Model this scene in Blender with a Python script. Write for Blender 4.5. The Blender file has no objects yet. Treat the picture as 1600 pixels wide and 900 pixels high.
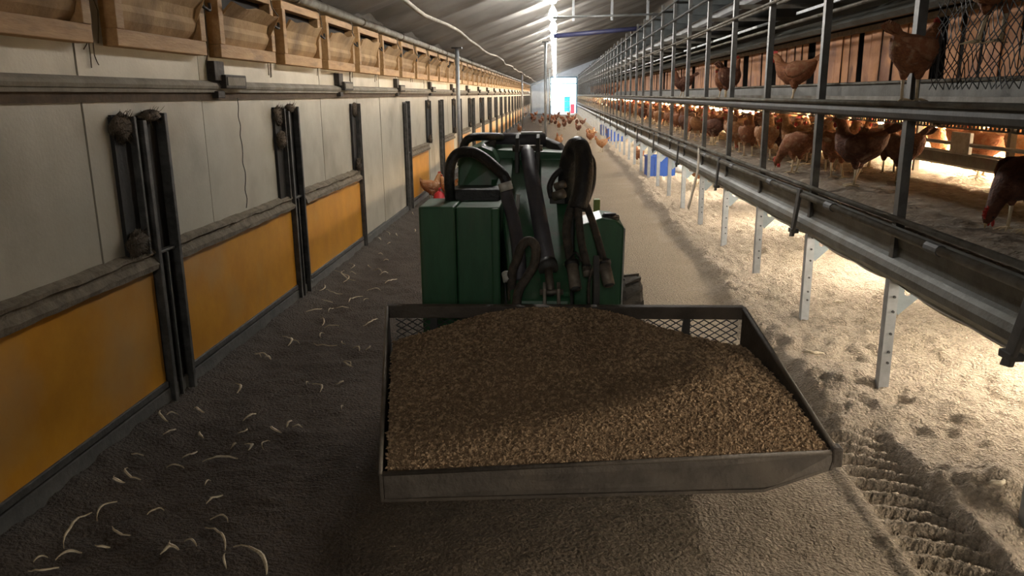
import bpy, math, random
import numpy as np
from mathutils import Vector, Matrix

# ------------------------------------------------------------------ scene, camera, world, exposure
SC = bpy.context.scene
COL = SC.collection
SC.view_settings.view_transform = 'Standard'
SC.view_settings.look = 'None'
SC.view_settings.gamma = 1.0
SC.view_settings.use_curve_mapping = False
SC.view_settings.exposure = 0.42
SC.cycles.max_bounces = 4
SC.cycles.diffuse_bounces = 3
SC.cycles.sample_clamp_indirect = 4.0
SC.cycles.use_light_tree = True

CAM_H = 1.6
R = [[0.998498966, -0.001880736, -0.054738266],
     [0.053602612, 0.238846934, 0.969576661],
     [-0.011250549, 0.971055408, -0.238589229]]
cam = bpy.data.cameras.new('camera')
camo = bpy.data.objects.new('camera', cam)
COL.objects.link(camo)
cam.lens = 1230.0 / 1600.0 * 36.0
cam.sensor_width = 36.0
cam.clip_start = 0.02
cam.clip_end = 300
camo.matrix_world = Matrix(((R[0][0], R[0][1], -R[0][2], 0), (R[1][0], R[1][1], -R[1][2], 0),
                            (R[2][0], R[2][1], -R[2][2], CAM_H), (0, 0, 0, 1)))
SC.camera = camo

LAMP_POWER = 260.0       # ceiling bulbs (emission strength)
UNDER_POWER = 290.0      # tubes below the lower tier
TIER_POWER = 460.0       # tubes inside the lower tier
SKY_POWER = 7.0

world = bpy.data.worlds.new('daylight')
SC.world = world
world.use_nodes = True
bg = world.node_tree.nodes['Background']
bg.inputs[0].default_value = (0.72, 0.88, 1.0, 1)
bg.inputs[1].default_value = SKY_POWER

rnd = random.Random(7)
rng = np.random.default_rng(11)
PI = math.pi

# ------------------------------------------------------------------ materials
MATS = {}
def mat(name, c1, c2=None, scale=6.0, rough=0.75, metal=0.0, bump=0.0, bscale=40.0, stretch=(1, 1, 1),
        lo=0.35, hi=0.65, c3=None, scale3=1.0, lo3=0.5, hi3=0.7, bdist=0.01, world_space=False, trans=0.0, alpha=1.0):
    m = bpy.data.materials.new(name)
    m.use_nodes = True
    nt = m.node_tree
    b = nt.nodes['Principled BSDF']
    b.inputs['Roughness'].default_value = rough
    b.inputs['Metallic'].default_value = metal
    b.inputs['Base Color'].default_value = (*c1, 1)
    L = nt.links.new
    tc = nt.nodes.new('ShaderNodeTexCoord')
    oi = nt.nodes.new('ShaderNodeObjectInfo')
    if world_space:
        geo = nt.nodes.new('ShaderNodeNewGeometry')
        vec = geo.outputs['Position']
    else:
        mm = nt.nodes.new('ShaderNodeVectorMath'); mm.operation = 'MULTIPLY_ADD'
        comb = nt.nodes.new('ShaderNodeCombineXYZ')
        for i in range(3):
            L(oi.outputs['Random'], comb.inputs[i])
        L(comb.outputs[0], mm.inputs[0])
        mm.inputs[1].default_value = (31.0, 17.0, 23.0)
        L(tc.outputs['Object'], mm.inputs[2])
        vec = mm.outputs[0]
    mp = nt.nodes.new('ShaderNodeMapping')
    mp.inputs['Scale'].default_value = stretch
    L(vec, mp.inputs['Vector'])
    col = None
    if c2 is not None:
        n = nt.nodes.new('ShaderNodeTexNoise')
        n.inputs['Scale'].default_value = scale
        n.inputs['Detail'].default_value = 6
        n.inputs['Roughness'].default_value = 0.65
        L(mp.outputs[0], n.inputs['Vector'])
        r = nt.nodes.new('ShaderNodeValToRGB')
        r.color_ramp.elements[0].position = lo; r.color_ramp.elements[0].color = (*c1, 1)
        r.color_ramp.elements[1].position = hi; r.color_ramp.elements[1].color = (*c2, 1)
        L(n.outputs['Fac'], r.inputs[0])
        col = r.outputs[0]
        if c3 is not None:
            n3 = nt.nodes.new('ShaderNodeTexNoise')
            n3.inputs['Scale'].default_value = scale3
            n3.inputs['Detail'].default_value = 5
            L(mp.outputs[0], n3.inputs['Vector'])
            mr = nt.nodes.new('ShaderNodeMapRange')
            mr.inputs[1].default_value = lo3; mr.inputs[2].default_value = hi3
            L(n3.outputs['Fac'], mr.inputs[0])
            mx = nt.nodes.new('ShaderNodeMix'); mx.data_type = 'RGBA'
            L(mr.outputs[0], mx.inputs[0]); L(col, mx.inputs[6])
            mx.inputs[7].default_value = (*c3, 1)
            col = mx.outputs[2]
        L(col, b.inputs['Base Color'])
    if bump > 0:
        nb = nt.nodes.new('ShaderNodeTexNoise')
        nb.inputs['Scale'].default_value = bscale
        nb.inputs['Detail'].default_value = 5
        L(mp.outputs[0], nb.inputs['Vector'])
        bp = nt.nodes.new('ShaderNodeBump')
        bp.inputs['Strength'].default_value = bump
        bp.inputs['Distance'].default_value = bdist
        L(nb.outputs['Fac'], bp.inputs['Height'])
        L(bp.outputs[0], b.inputs['Normal'])
    if trans > 0:
        b.inputs['Transmission Weight'].default_value = trans
    MATS[name] = m
    return m

def emit(name, c, strength):
    m = bpy.data.materials.new(name)
    m.use_nodes = True
    b = m.node_tree.nodes['Principled BSDF']
    b.inputs['Base Color'].default_value = (*c, 1)
    b.inputs['Emission Color'].default_value = (*c, 1)
    b.inputs['Emission Strength'].default_value = strength
    MATS[name] = m
    return m

mat('panel_white', (0.54, 0.50, 0.40), (0.46, 0.42, 0.325), 3, 0.6, c3=(0.27, 0.23, 0.16), scale3=1.6, lo3=0.52, hi3=0.78, bump=0.12, bscale=60)
mat('panel_joint', (0.10, 0.085, 0.06), (0.05, 0.04, 0.03), 20, 0.9)
mat('yellow_board', (0.70, 0.325, 0.026), (0.58, 0.25, 0.018), 3.5, 0.38, c3=(0.55, 0.35, 0.15), scale3=1.3, lo3=0.5, hi3=0.75, bump=0.08, bscale=30)
mat('dusty_ledge', (0.23, 0.19, 0.135), (0.125, 0.10, 0.066), 14, 0.95, bump=0.6, bscale=55)
mat('dust_fluff', (0.125, 0.095, 0.062), (0.06, 0.044, 0.029), 30, 1.0, bump=0.8, bscale=90)
mat('black_channel', (0.009, 0.008, 0.007), (0.022, 0.019, 0.015), 9, 0.7, bump=0.2, bscale=50)
mat('channel_edge', (0.085, 0.082, 0.074), (0.028, 0.027, 0.024), 14, 0.6, bump=0.2, bscale=60)
mat('dark_base', (0.055, 0.055, 0.052), (0.095, 0.09, 0.08), 6, 0.9, bump=0.5, bscale=30)
mat('rail_dust', (0.27, 0.25, 0.21), (0.18, 0.16, 0.125), 7, 0.9, bump=0.3, bscale=50)
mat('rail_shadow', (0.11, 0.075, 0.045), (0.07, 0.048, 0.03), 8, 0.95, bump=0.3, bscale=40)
mat('bracket', (0.022, 0.018, 0.014), (0.05, 0.04, 0.028), 18, 0.8, bump=0.3)
mat('wood', (0.56, 0.34, 0.15), (0.43, 0.24, 0.095), 5, 0.75, stretch=(6, 1, 6), c3=(0.24, 0.14, 0.065), scale3=3, lo3=0.56, hi3=0.8, bump=0.3, bscale=22)
mat('flap', (0.56, 0.36, 0.17), (0.44, 0.27, 0.12), 5, 0.85, c3=(0.20, 0.12, 0.055), scale3=2.5, lo3=0.5, hi3=0.75, bump=0.3)
mat('inlet_dark', (0.03, 0.026, 0.022), (0.05, 0.04, 0.03), 8, 0.95)
mat('cobweb', (0.20, 0.165, 0.12), (0.12, 0.095, 0.065), 20, 1.0)
mat('white_pipe', (0.62, 0.60, 0.53), (0.46, 0.43, 0.36), 6, 0.6, c3=(0.28, 0.24, 0.18), scale3=4)
mat('ceiling_sheet', (0.34, 0.325, 0.30), (0.26, 0.245, 0.225), 1.4, 0.75, c3=(0.18, 0.16, 0.135), scale3=0.7, bump=0.2, bscale=25)
mat('conduit', (0.44, 0.40, 0.33), (0.30, 0.26, 0.20), 9, 0.8)
mat('galvanised', (0.40, 0.42, 0.43), (0.30, 0.315, 0.32), 12, 0.45, 0.55, bump=0.1, bscale=50)
mat('leg_zinc', (0.46, 0.48, 0.49), (0.35, 0.365, 0.37), 12, 0.5, 0.3, bump=0.1, bscale=50)
mat('post_steel', (0.15, 0.15, 0.142), (0.085, 0.083, 0.076), 10, 0.5, 0.4, bump=0.1, bscale=50)
mat('galv_dirty', (0.235, 0.225, 0.20), (0.14, 0.125, 0.10), 7, 0.62, 0.35, c3=(0.10, 0.08, 0.055), scale3=3, bump=0.25, bscale=60)
mat('trough_metal', (0.155, 0.16, 0.145), (0.095, 0.095, 0.082), 5, 0.5, 0.4, c3=(0.10, 0.085, 0.06), scale3=2.5, bump=0.2, bscale=60)
mat('dark_metal', (0.085, 0.088, 0.09), (0.055, 0.055, 0.053), 6, 0.6, 0.3, bump=0.2, bscale=40)
mat('slate_plate', (0.14, 0.16, 0.165), (0.09, 0.10, 0.10), 5, 0.6, 0.2)
mat('gusset_blue', (0.40, 0.46, 0.49), (0.30, 0.35, 0.37), 8, 0.55, 0.25)
mat('belt_plastic', (0.50, 0.47, 0.41), (0.35, 0.31, 0.25), 6, 0.7)
mat('bluish_white', (0.70, 0.74, 0.78), (0.48, 0.50, 0.52), 14, 0.5)
mat('nest_strip', (0.52, 0.23, 0.08), (0.38, 0.15, 0.05), 5, 0.7, c3=(0.20, 0.075, 0.035), scale3=2.5, bump=0.2)
mat('nest_dark', (0.018, 0.013, 0.011), (0.03, 0.022, 0.018), 5, 0.95)
mat('nest_rail', (0.34, 0.26, 0.18), (0.20, 0.15, 0.10), 12, 0.8, bump=0.3)
mat('fascia', (0.15, 0.15, 0.135), (0.095, 0.093, 0.08), 6, 0.6, 0.2, bump=0.2)
mat('back_panel', (0.72, 0.66, 0.55), (0.60, 0.53, 0.42), 3, 0.7)
mat('deck_litter', (0.31, 0.255, 0.195), (0.17, 0.132, 0.095), 16, 0.95, c3=(0.44, 0.39, 0.32), scale3=8, lo3=0.55, hi3=0.72, bump=0.9, bscale=45, bdist=0.02, world_space=True)
mat('loader_green', (0.038, 0.135, 0.062), (0.028, 0.10, 0.045), 4, 0.45, c3=(0.085, 0.105, 0.062), scale3=3, lo3=0.52, hi3=0.8, bump=0.08, bscale=40, stretch=(3, 3, 0.7))
mat('loader_dark', (0.045, 0.046, 0.046), (0.075, 0.07, 0.062), 8, 0.6, 0.2, bump=0.2)
mat('cylinder_grey', (0.105, 0.10, 0.115), (0.075, 0.07, 0.078), 10, 0.5, 0.2, bump=0.1)
mat('rod_steel', (0.26, 0.23, 0.19), (0.15, 0.125, 0.095), 16, 0.5, 0.5, bump=0.2)
mat('hose_black', (0.013, 0.013, 0.013), (0.026, 0.023, 0.021), 22, 0.5, c3=(0.05, 0.043, 0.036), scale3=14, lo3=0.58, hi3=0.75, bump=0.5, bscale=70)
mat('hose_dusty', (0.035, 0.031, 0.027), (0.105, 0.082, 0.06), 18, 0.75, bump=0.5, bscale=70)
mat('coupler', (0.27, 0.235, 0.19), (0.16, 0.13, 0.10), 20, 0.6, 0.3, bump=0.4)
mat('pale_label', (0.62, 0.62, 0.58), (0.40, 0.39, 0.35), 20, 0.6)
mat('lime_paint', (0.30, 0.36, 0.10), (0.22, 0.27, 0.08), 10, 0.6)
mat('tyre', (0.20, 0.175, 0.145), (0.11, 0.092, 0.075), 14, 0.95, bump=0.5, bscale=60)
mat('bucket_steel', (0.105, 0.088, 0.070), (0.065, 0.052, 0.040), 9, 0.7, 0.2, c3=(0.15, 0.12, 0.09), scale3=4, lo3=0.5, hi3=0.75, bump=0.5, bscale=55)
mat('grain', (0.38, 0.26, 0.155), (0.21, 0.138, 0.078), 60, 0.95, bump=1.0, bscale=150, bdist=0.012, world_space=True)
mat('grain_bits', (0.50, 0.35, 0.21), (0.22, 0.145, 0.082), 55, 0.95, world_space=True, lo=0.42, hi=0.58)
mat('feather', (0.74, 0.66, 0.50), (0.34, 0.27, 0.18), 40, 0.85)
mat('straw', (0.50, 0.40, 0.24), (0.36, 0.28, 0.16), 14, 0.85)
mat('comb_red', (0.55, 0.05, 0.035), (0.42, 0.035, 0.03), 30, 0.5)
mat('beak_horn', (0.55, 0.40, 0.20), (0.42, 0.28, 0.12), 30, 0.5)
mat('leg_yellow', (0.62, 0.50, 0.33), (0.50, 0.38, 0.23), 40, 0.65)
mat('eye_dark', (0.02, 0.012, 0.01), None)
mat('blue_plastic', (0.02, 0.09, 0.42), (0.016, 0.07, 0.33), 6, 0.4)
mat('red_plastic', (0.60, 0.035, 0.045), (0.48, 0.025, 0.035), 6, 0.4)
mat('white_sack', (0.74, 0.72, 0.68), (0.60, 0.57, 0.52), 8, 0.7, bump=0.4, bscale=18)
mat('strip_plastic', (0.55, 0.50, 0.42), (0.42, 0.37, 0.29), 10, 0.6)
mat('end_wall', (0.50, 0.56, 0.64), (0.42, 0.475, 0.55), 2, 0.6)
mat('side_wall', (0.44, 0.42, 0.38), (0.35, 0.33, 0.29), 2, 0.8)
mat('door_metal', (0.55, 0.62, 0.70), (0.45, 0.52, 0.60), 4, 0.5)
mat('door_frame', (0.06, 0.20, 0.30), (0.05, 0.16, 0.25), 4, 0.5)
mat('teal_box', (0.03, 0.34, 0.36), (0.025, 0.28, 0.30), 4, 0.5)
mat('yard', (0.62, 0.64, 0.66), (0.54, 0.56, 0.58), 3, 0.9)
mat('dark_blue_pipe', (0.035, 0.04, 0.10), (0.03, 0.03, 0.07), 6, 0.5)
mat('rubble', (0.30, 0.24, 0.17), (0.18, 0.14, 0.095), 16, 0.95, bump=0.8, bscale=50)
emit('bulb_glow', (1.0, 0.96, 0.90), LAMP_POWER)
emit('tube_under', (1.0, 0.88, 0.72), UNDER_POWER)
emit('tube_tier', (1.0, 0.74, 0.46), TIER_POWER)

def feather_mat(name, body, body2, neck, pale):
    m = mat(name, body, body2, 34, 0.75, lo=0.38, hi=0.62, bump=0.9, bscale=55, stretch=(1, 1.6, 1.6), c3=pale, scale3=9, lo3=0.60, hi3=0.70)
    nt = m.node_tree; L = nt.links.new
    b = nt.nodes['Principled BSDF']
    src = b.inputs['Base Color'].links[0].from_socket
    tc = [n for n in nt.nodes if n.type == 'TEX_COORD'][0]
    sp = nt.nodes.new('ShaderNodeSeparateXYZ')
    L(tc.outputs['Object'], sp.inputs[0])
    mr = nt.nodes.new('ShaderNodeMapRange')
    mr.inputs[1].default_value = 0.26; mr.inputs[2].default_value = 0.35
    L(sp.outputs['Z'], mr.inputs[0])
    mx = nt.nodes.new('ShaderNodeMix'); mx.data_type = 'RGBA'
    L(mr.outputs[0], mx.inputs[0]); L(src, mx.inputs[6]); mx.inputs[7].default_value = (*neck, 1)
    L(mx.outputs[2], b.inputs['Base Color'])
    return m
feather_mat('hen_chestnut', (0.30, 0.115, 0.045), (0.18, 0.06, 0.025), (0.38, 0.16, 0.065), (0.50, 0.33, 0.20))
feather_mat('hen_dark', (0.15, 0.055, 0.028), (0.08, 0.03, 0.018), (0.24, 0.09, 0.04), (0.36, 0.24, 0.16))
feather_mat('hen_tan', (0.46, 0.22, 0.09), (0.30, 0.125, 0.05), (0.52, 0.27, 0.12), (0.66, 0.50, 0.34))
mat('wing_chestnut', (0.26, 0.095, 0.04), (0.42, 0.24, 0.13), 26, 0.75, lo=0.45, hi=0.75, bump=0.6, bscale=60)
mat('wing_dark', (0.11, 0.042, 0.024), (0.24, 0.12, 0.07), 26, 0.75, lo=0.45, hi=0.75, bump=0.6, bscale=60)
mat('wing_tan', (0.36, 0.16, 0.065), (0.58, 0.42, 0.28), 26, 0.75, lo=0.45, hi=0.75, bump=0.6, bscale=60)

# floor: dark litter by the wall, trodden path, pale litter to the right
def floor_material():
    m = bpy.data.materials.new('floor_litter')
    m.use_nodes = True
    nt = m.node_tree; L = nt.links.new
    b = nt.nodes['Principled BSDF']; b.inputs['Roughness'].default_value = 0.95
    geo = nt.nodes.new('ShaderNodeNewGeometry')
    sp = nt.nodes.new('ShaderNodeSeparateXYZ'); L(geo.outputs['Position'], sp.inputs[0])
    n = nt.nodes.new('ShaderNodeTexNoise'); n.inputs['Scale'].default_value = 2.2; n.inputs['Detail'].default_value = 6
    L(geo.outputs['Position'], n.inputs['Vector'])
    a = nt.nodes.new('ShaderNodeMath'); a.operation = 'MULTIPLY_ADD'
    L(n.outputs['Fac'], a.inputs[0]); a.inputs[1].default_value = 0.7; L(sp.outputs['X'], a.inputs[2])
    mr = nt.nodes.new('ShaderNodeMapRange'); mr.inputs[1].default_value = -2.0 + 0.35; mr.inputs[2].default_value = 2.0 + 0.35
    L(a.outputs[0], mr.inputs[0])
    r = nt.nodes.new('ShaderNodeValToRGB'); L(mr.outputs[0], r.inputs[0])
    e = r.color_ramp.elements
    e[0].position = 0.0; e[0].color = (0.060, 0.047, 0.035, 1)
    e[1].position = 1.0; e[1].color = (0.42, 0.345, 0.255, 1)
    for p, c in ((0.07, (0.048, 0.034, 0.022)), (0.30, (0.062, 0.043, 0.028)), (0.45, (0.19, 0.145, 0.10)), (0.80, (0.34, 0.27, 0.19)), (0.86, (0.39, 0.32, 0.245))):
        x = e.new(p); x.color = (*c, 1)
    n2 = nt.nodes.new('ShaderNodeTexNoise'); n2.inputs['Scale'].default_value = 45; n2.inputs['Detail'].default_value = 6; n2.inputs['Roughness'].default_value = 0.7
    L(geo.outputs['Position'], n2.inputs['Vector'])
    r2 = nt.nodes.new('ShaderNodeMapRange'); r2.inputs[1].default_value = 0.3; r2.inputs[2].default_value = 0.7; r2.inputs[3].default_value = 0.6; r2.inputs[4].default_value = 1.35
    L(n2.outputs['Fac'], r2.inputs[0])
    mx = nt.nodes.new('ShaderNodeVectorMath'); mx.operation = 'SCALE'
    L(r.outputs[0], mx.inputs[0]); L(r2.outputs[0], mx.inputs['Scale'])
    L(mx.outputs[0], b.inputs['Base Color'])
    bp = nt.nodes.new('ShaderNodeBump'); bp.inputs['Strength'].default_value = 1.0; bp.inputs['Distance'].default_value = 0.03
    n3 = nt.nodes.new('ShaderNodeTexNoise'); n3.inputs['Scale'].default_value = 70; n3.inputs['Detail'].default_value = 4
    L(geo.outputs['Position'], n3.inputs['Vector']); L(n3.outputs['Fac'], bp.inputs['Height'])
    L(bp.outputs[0], b.inputs['Normal'])
    MATS['floor_litter'] = m
floor_material()

# ------------------------------------------------------------------ mesh helpers
class MB:
    def __init__(s):
        s.v = []; s.f = []; s.m = []
    def poly(s, pts, faces, mi=0):
        o = len(s.v)
        s.v += [tuple(p) for p in pts]
        for f in faces:
            s.f.append([i + o for i in f]); s.m.append(mi)
        return s
    def box(s, x0, x1, y0, y1, z0, z1, mi=0):
        return s.poly([(x0, y0, z0), (x1, y0, z0), (x1, y1, z0), (x0, y1, z0), (x0, y0, z1), (x1, y0, z1), (x1, y1, z1), (x0, y1, z1)],
                      [(0, 3, 2, 1), (4, 5, 6, 7), (0, 1, 5, 4), (1, 2, 6, 5), (2, 3, 7, 6), (3, 0, 4, 7)], mi)
    def hexa(s, p, mi=0):   # 8 corners: bottom 4 then top 4
        return s.poly(p, [(0, 3, 2, 1), (4, 5, 6, 7), (0, 1, 5, 4), (1, 2, 6, 5), (2, 3, 7, 6), (3, 0, 4, 7)], mi)
    def tube(s, pts, r, n=8, smooth=0, mi=0, caps=True):
        P = [Vector(p) for p in pts]
        rr = r if isinstance(r, (list, tuple)) else [r] * len(P)
        if smooth:
            Q = []; rq = []
            for i in range(len(P) - 1):
                p0 = P[max(i - 1, 0)]; p1 = P[i]; p2 = P[i + 1]; p3 = P[min(i + 2, len(P) - 1)]
                for k in range(smooth):
                    t = k / smooth
                    Q.append(0.5 * ((2 * p1) + (p2 - p0) * t + (2 * p0 - 5 * p1 + 4 * p2 - p3) * t * t + (3 * p1 - p0 - 3 * p2 + p3) * t ** 3))
                    rq.append(rr[i] * (1 - t) + rr[i + 1] * t)
            Q.append(P[-1]); rq.append(rr[-1]); P = Q; rr = rq
        T = []
        for i in range(len(P)):
            t = P[min(i + 1, len(P) - 1)] - P[max(i - 1, 0)]
            T.append(t.normalized() if t.length > 1e-9 else Vector((0, 0, 1)))
        u = T[0].orthogonal().normalized()
        rings = []
        o = len(s.v)
        for i in range(len(P)):
            u = (u - T[i] * u.dot(T[i]))
            u = u.normalized() if u.length > 1e-6 else T[i].orthogonal().normalized()
            w = T[i].cross(u)
            for k in range(n):
                a = 2 * PI * k / n
                s.v.append(tuple(P[i] + (u * math.cos(a) + w * math.sin(a)) * rr[i]))
        for i in range(len(P) - 1):
            for k in range(n):
                a = o + i * n + k; b = o + i * n + (k + 1) % n
                s.f.append([a, b, b + n, a + n]); s.m.append(mi)
        if caps:
            s.f.append([o + k for k in range(n)][::-1]); s.m.append(mi)
            e = o + (len(P) - 1) * n
            s.f.append([e + k for k in range(n)]); s.m.append(mi)
        return s
    def sweep_y(s, prof, y0, y1, mi=0, segs=1):   # closed XZ profile swept along Y
        n = len(prof); o = len(s.v)
        for j in range(segs + 1):
            y = y0 + (y1 - y0) * j / segs
            s.v += [(p[0], y, p[1]) for p in prof]
        for j in range(segs):
            for k in range(n):
                a = o + j * n + k; b = o + j * n + (k + 1) % n
                s.f.append([a, b, b + n, a + n]); s.m.append(mi)
        s.f.append([o + k for k in range(n)]); s.m.append(mi)
        e = o + segs * n
        s.f.append([e + k for k in range(n)][::-1]); s.m.append(mi)
        return s
    def rings(s, rings, mi=0, caps=True):
        n = len(rings[0]); o = len(s.v)
        for rg in rings:
            s.v += [tuple(p) for p in rg]
        for i in range(len(rings) - 1):
            for k in range(n):
                a = o + i * n + k; b = o + i * n + (k + 1) % n
                s.f.append([a, b, b + n, a + n]); s.m.append(mi)
        if caps:
            s.f.append([o + k for k in range(n)][::-1]); s.m.append(mi)
            e = o + (len(rings) - 1) * n
            s.f.append([e + k for k in range(n)]); s.m.append(mi)
        return s
    def ellipsoid(s, c, r, n=10, m=6, mi=0):
        rg = []
        for i in range(m + 1):
            t = -PI / 2 + PI * (i / m) * 0.98 + 0.01 * PI
            rg.append([(c[0] + r[0] * math.cos(t) * math.cos(2 * PI * k / n), c[1] + r[1] * math.cos(t) * math.sin(2 * PI * k / n), c[2] + r[2] * math.sin(t)) for k in range(n)])
        return s.rings(rg, mi)
    def mesh(s, name, mats, smooth=False):
        me = bpy.data.meshes.new(name)
        me.from_pydata(s.v, [], s.f)
        for mm in (mats if isinstance(mats, (list, tuple)) else [mats]):
            me.materials.append(MATS[mm])
        me.polygons.foreach_set('material_index', s.m)
        if smooth:
            me.polygons.foreach_set('use_smooth', [True] * len(me.polygons))
        me.update()
        return me
    def build(s, name, mats, parent=None, smooth=False, loc=None, bev=0.0, rot=None):
        return link(name, s.mesh(name, mats, smooth), parent, loc, bev, rot)

def link(name, me, parent=None, loc=None, bev=0.0, rot=None):
    o = bpy.data.objects.new(name, me)
    COL.objects.link(o)
    if parent is not None:
        o.parent = parent
    if loc is not None:
        o.location = loc
    if rot is not None:
        o.rotation_euler = rot
    if bev > 0:
        md = o.modifiers.new('bevel', 'BEVEL'); md.width = bev; md.segments = 2; md.limit_method = 'ANGLE'
    return o

def tag(o, label, cat, group=None, kind=None):
    o['label'] = label; o['category'] = cat
    if group: o['group'] = group
    if kind: o['kind'] = kind
    return o
def thing(name, label, cat, loc=(0, 0, 0), rotz=0.0, group=None):
    o = bpy.data.objects.new(name, None)
    COL.objects.link(o)
    o.empty_display_size = 0.1
    o.location = loc; o.rotation_euler = (0, 0, rotz)
    return tag(o, label, cat, group)
def struct(o):
    o['kind'] = 'structure'
    return o
ORD = ['first', 'second', 'third', 'fourth', 'fifth', 'sixth', 'seventh', 'eighth', 'ninth', 'tenth', 'eleventh', 'twelfth',
       'thirteenth', 'fourteenth', 'fifteenth', 'sixteenth', 'seventeenth', 'eighteenth', 'nineteenth', 'twentieth']

# value noise in numpy
_perm = rng.random((256, 256))
def vnoise(x, y):
    xi = np.floor(x).astype(int); yi = np.floor(y).astype(int)
    fx = x - xi; fy = y - yi
    fx = fx * fx * (3 - 2 * fx); fy = fy * fy * (3 - 2 * fy)
    g = lambda a, b: _perm[a % 256, b % 256]
    return (g(xi, yi) * (1 - fx) + g(xi + 1, yi) * fx) * (1 - fy) + (g(xi, yi + 1) * (1 - fx) + g(xi + 1, yi + 1) * fx) * fy
def fbm(x, y, oct=4):
    s = 0; a = 0.5
    for i in range(oct):
        s = s + a * (vnoise(x * 2 ** i + 17 * i, y * 2 ** i + 5 * i) - 0.5); a *= 0.55
    return s
def sstep(a, b, x):
    t = np.clip((x - a) / (b - a), 0, 1)
    return t * t * (3 - 2 * t)
def grid_mesh(name, X, Y, Z, matname, smooth=True):
    ny, nx = X.shape
    co = np.stack([X, Y, Z], -1).reshape(-1, 3)
    i = np.arange(ny - 1)[:, None] * nx + np.arange(nx - 1)[None, :]
    f = np.stack([i, i + 1, i + nx + 1, i + nx], -1).reshape(-1, 4)
    me = bpy.data.meshes.new(name)
    me.from_pydata(co.tolist(), [], f.tolist())
    me.materials.append(MATS[matname])
    if smooth:
        me.polygons.foreach_set('use_smooth', [True] * len(me.polygons))
    me.update()
    return me

# ------------------------------------------------------------------ floor
Y_END = 66.0
XW = -2.03          # face of the left wall
RIDGE_X, RIDGE_Z = 3.6, 0
EAVE_Z = 2.37
SLOPE = 0.36
def ceil_z(x):
    return EAVE_Z + SLOPE * (x + 2.05) if x < RIDGE_X else EAVE_Z + SLOPE * (RIDGE_X + 2.05) - SLOPE * (x - RIDGE_X)

def floor_h(X, Y):
    fade = 1 / (1 + (Y / 14.0) ** 2)
    h = 0.012 * fbm(X * 3, Y * 3)
    edge = 1.28 + 0.10 * fbm(Y * 1.3, Y * 0 + 3.1) * 2 + 0.06 * np.clip((Y - 6) / 6, 0, 3)
    right = sstep(edge, edge + 0.16, X)
    lump = np.abs(fbm(X * 8, Y * 8, 4)) * 0.11 + fbm(X * 17, Y * 17, 3) * 0.055 + fbm(X * 3.5, Y * 3.5, 3) * 0.06
    h = h + right * (0.035 + lump)
    # a bank of clods along the edge of the path
    bank = np.exp(-((X - edge - 0.16) / 0.13) ** 2)
    h = h + bank * (0.02 + 0.05 * np.clip(fbm(X * 7 + 40, Y * 7, 3) + 0.1, 0, 1))
    clod = np.exp(-(((X - 1.52) / 0.28) ** 2 + ((Y - 4.0) / 0.35) ** 2)) * (0.03 + 0.16 * np.abs(fbm(X * 8 + 9, Y * 8, 3)))
    h = h + clod
    cl2 = np.exp(-(((X - 1.73) / 0.13) ** 2 + ((Y - 2.95) / 0.16) ** 2)) * 0.10
    h = h + cl2
    left = sstep(-0.8, -1.2, X)
    h = h + left * (0.012 + 0.035 * fbm(X * 8, Y * 8, 4) + 0.02 * fbm(X * 25, Y * 25, 2))
    h = h + sstep(-1.72, -2.02, X) * 0.06
    # old tread marks crossing the path
    near = sstep(4.2, 2.2, Y)
    h = h + near * 0.022 * fbm(X * 12, Y * 12, 3) + near * 0.010 * fbm(X * 33, Y * 33, 2)
    # wheel track with chevron lugs
    cx = 1.375 + 0.02 * (Y - 2.4)
    d = (X - cx) / 0.135
    band = sstep(1.1, 0.85, np.abs(d)) * sstep(3.75, 3.35, Y)
    ph = (Y + 0.075 * d + 0.02 * d * d) / 0.112
    lug = sstep(-0.2, 0.5, np.sin(2 * PI * ph + 1.2 * fbm(X * 8, Y * 8)))
    h = h * (1 - 0.8 * band) + band * (-0.03 + 0.045 * lug + 0.02 * fbm(X * 18, Y * 18, 3))
    rim = np.exp(-((np.abs(d) - 1.25) / 0.18) ** 2) * sstep(3.6, 3.2, Y)
    h = h + rim * 0.016
    return h

ys = [1.2]
while ys[-1] < Y_END + 0.3:
    ys.append(ys[-1] + max(0.017, 0.0062 * ys[-1]))
ys = np.array(ys)
xs = np.concatenate([np.arange(-2.12, 1.0, 0.03), np.arange(1.0, 2.6, 0.021), np.arange(2.6, 5.01, 0.06)])
GX, GY = np.meshgrid(xs, ys)
GZ = floor_h(GX, GY)
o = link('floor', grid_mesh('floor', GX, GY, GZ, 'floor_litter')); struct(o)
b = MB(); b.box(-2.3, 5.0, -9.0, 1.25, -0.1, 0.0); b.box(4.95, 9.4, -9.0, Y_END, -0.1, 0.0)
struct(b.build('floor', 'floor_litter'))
def ground(x, y):
    return float(floor_h(np.array([[x]]), np.array([[y]]))[0, 0])

# ------------------------------------------------------------------ ceiling
xs = np.concatenate([np.linspace(-2.3, RIDGE_X, 24), np.linspace(RIDGE_X, 9.5, 16)[1:]])
ys = np.arange(-9.1, Y_END + 0.4, 0.11)
GX, GY = np.meshgrid(xs, ys)
cz = np.vectorize(ceil_z)(GX)
PER = 2.62
ph = (GY - 11.75) / PER
wave = 0.055 * np.cos(2 * PI * ph) + 0.018 * np.cos(2 * PI * ph * 4)
o = link('ceiling', grid_mesh('ceiling', GX, GY, cz + 0.06 + wave, 'ceiling_sheet')); struct(o)

# ------------------------------------------------------------------ outer walls
b = MB(); b.box(-2.30, XW - 0.035, -9.0, Y_END, -0.05, 2.62)
wl = struct(b.build('wall_left', 'panel_joint'))
b = MB(); b.box(9.3, 9.45, -9.0, Y_END, -0.05, 3.2)
struct(b.build('wall_right', 'side_wall'))
b = MB(); b.box(-2.3, 9.4, -9.15, -9.0, -0.05, 4.8)
struct(b.build('wall_front', 'side_wall'))
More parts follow.
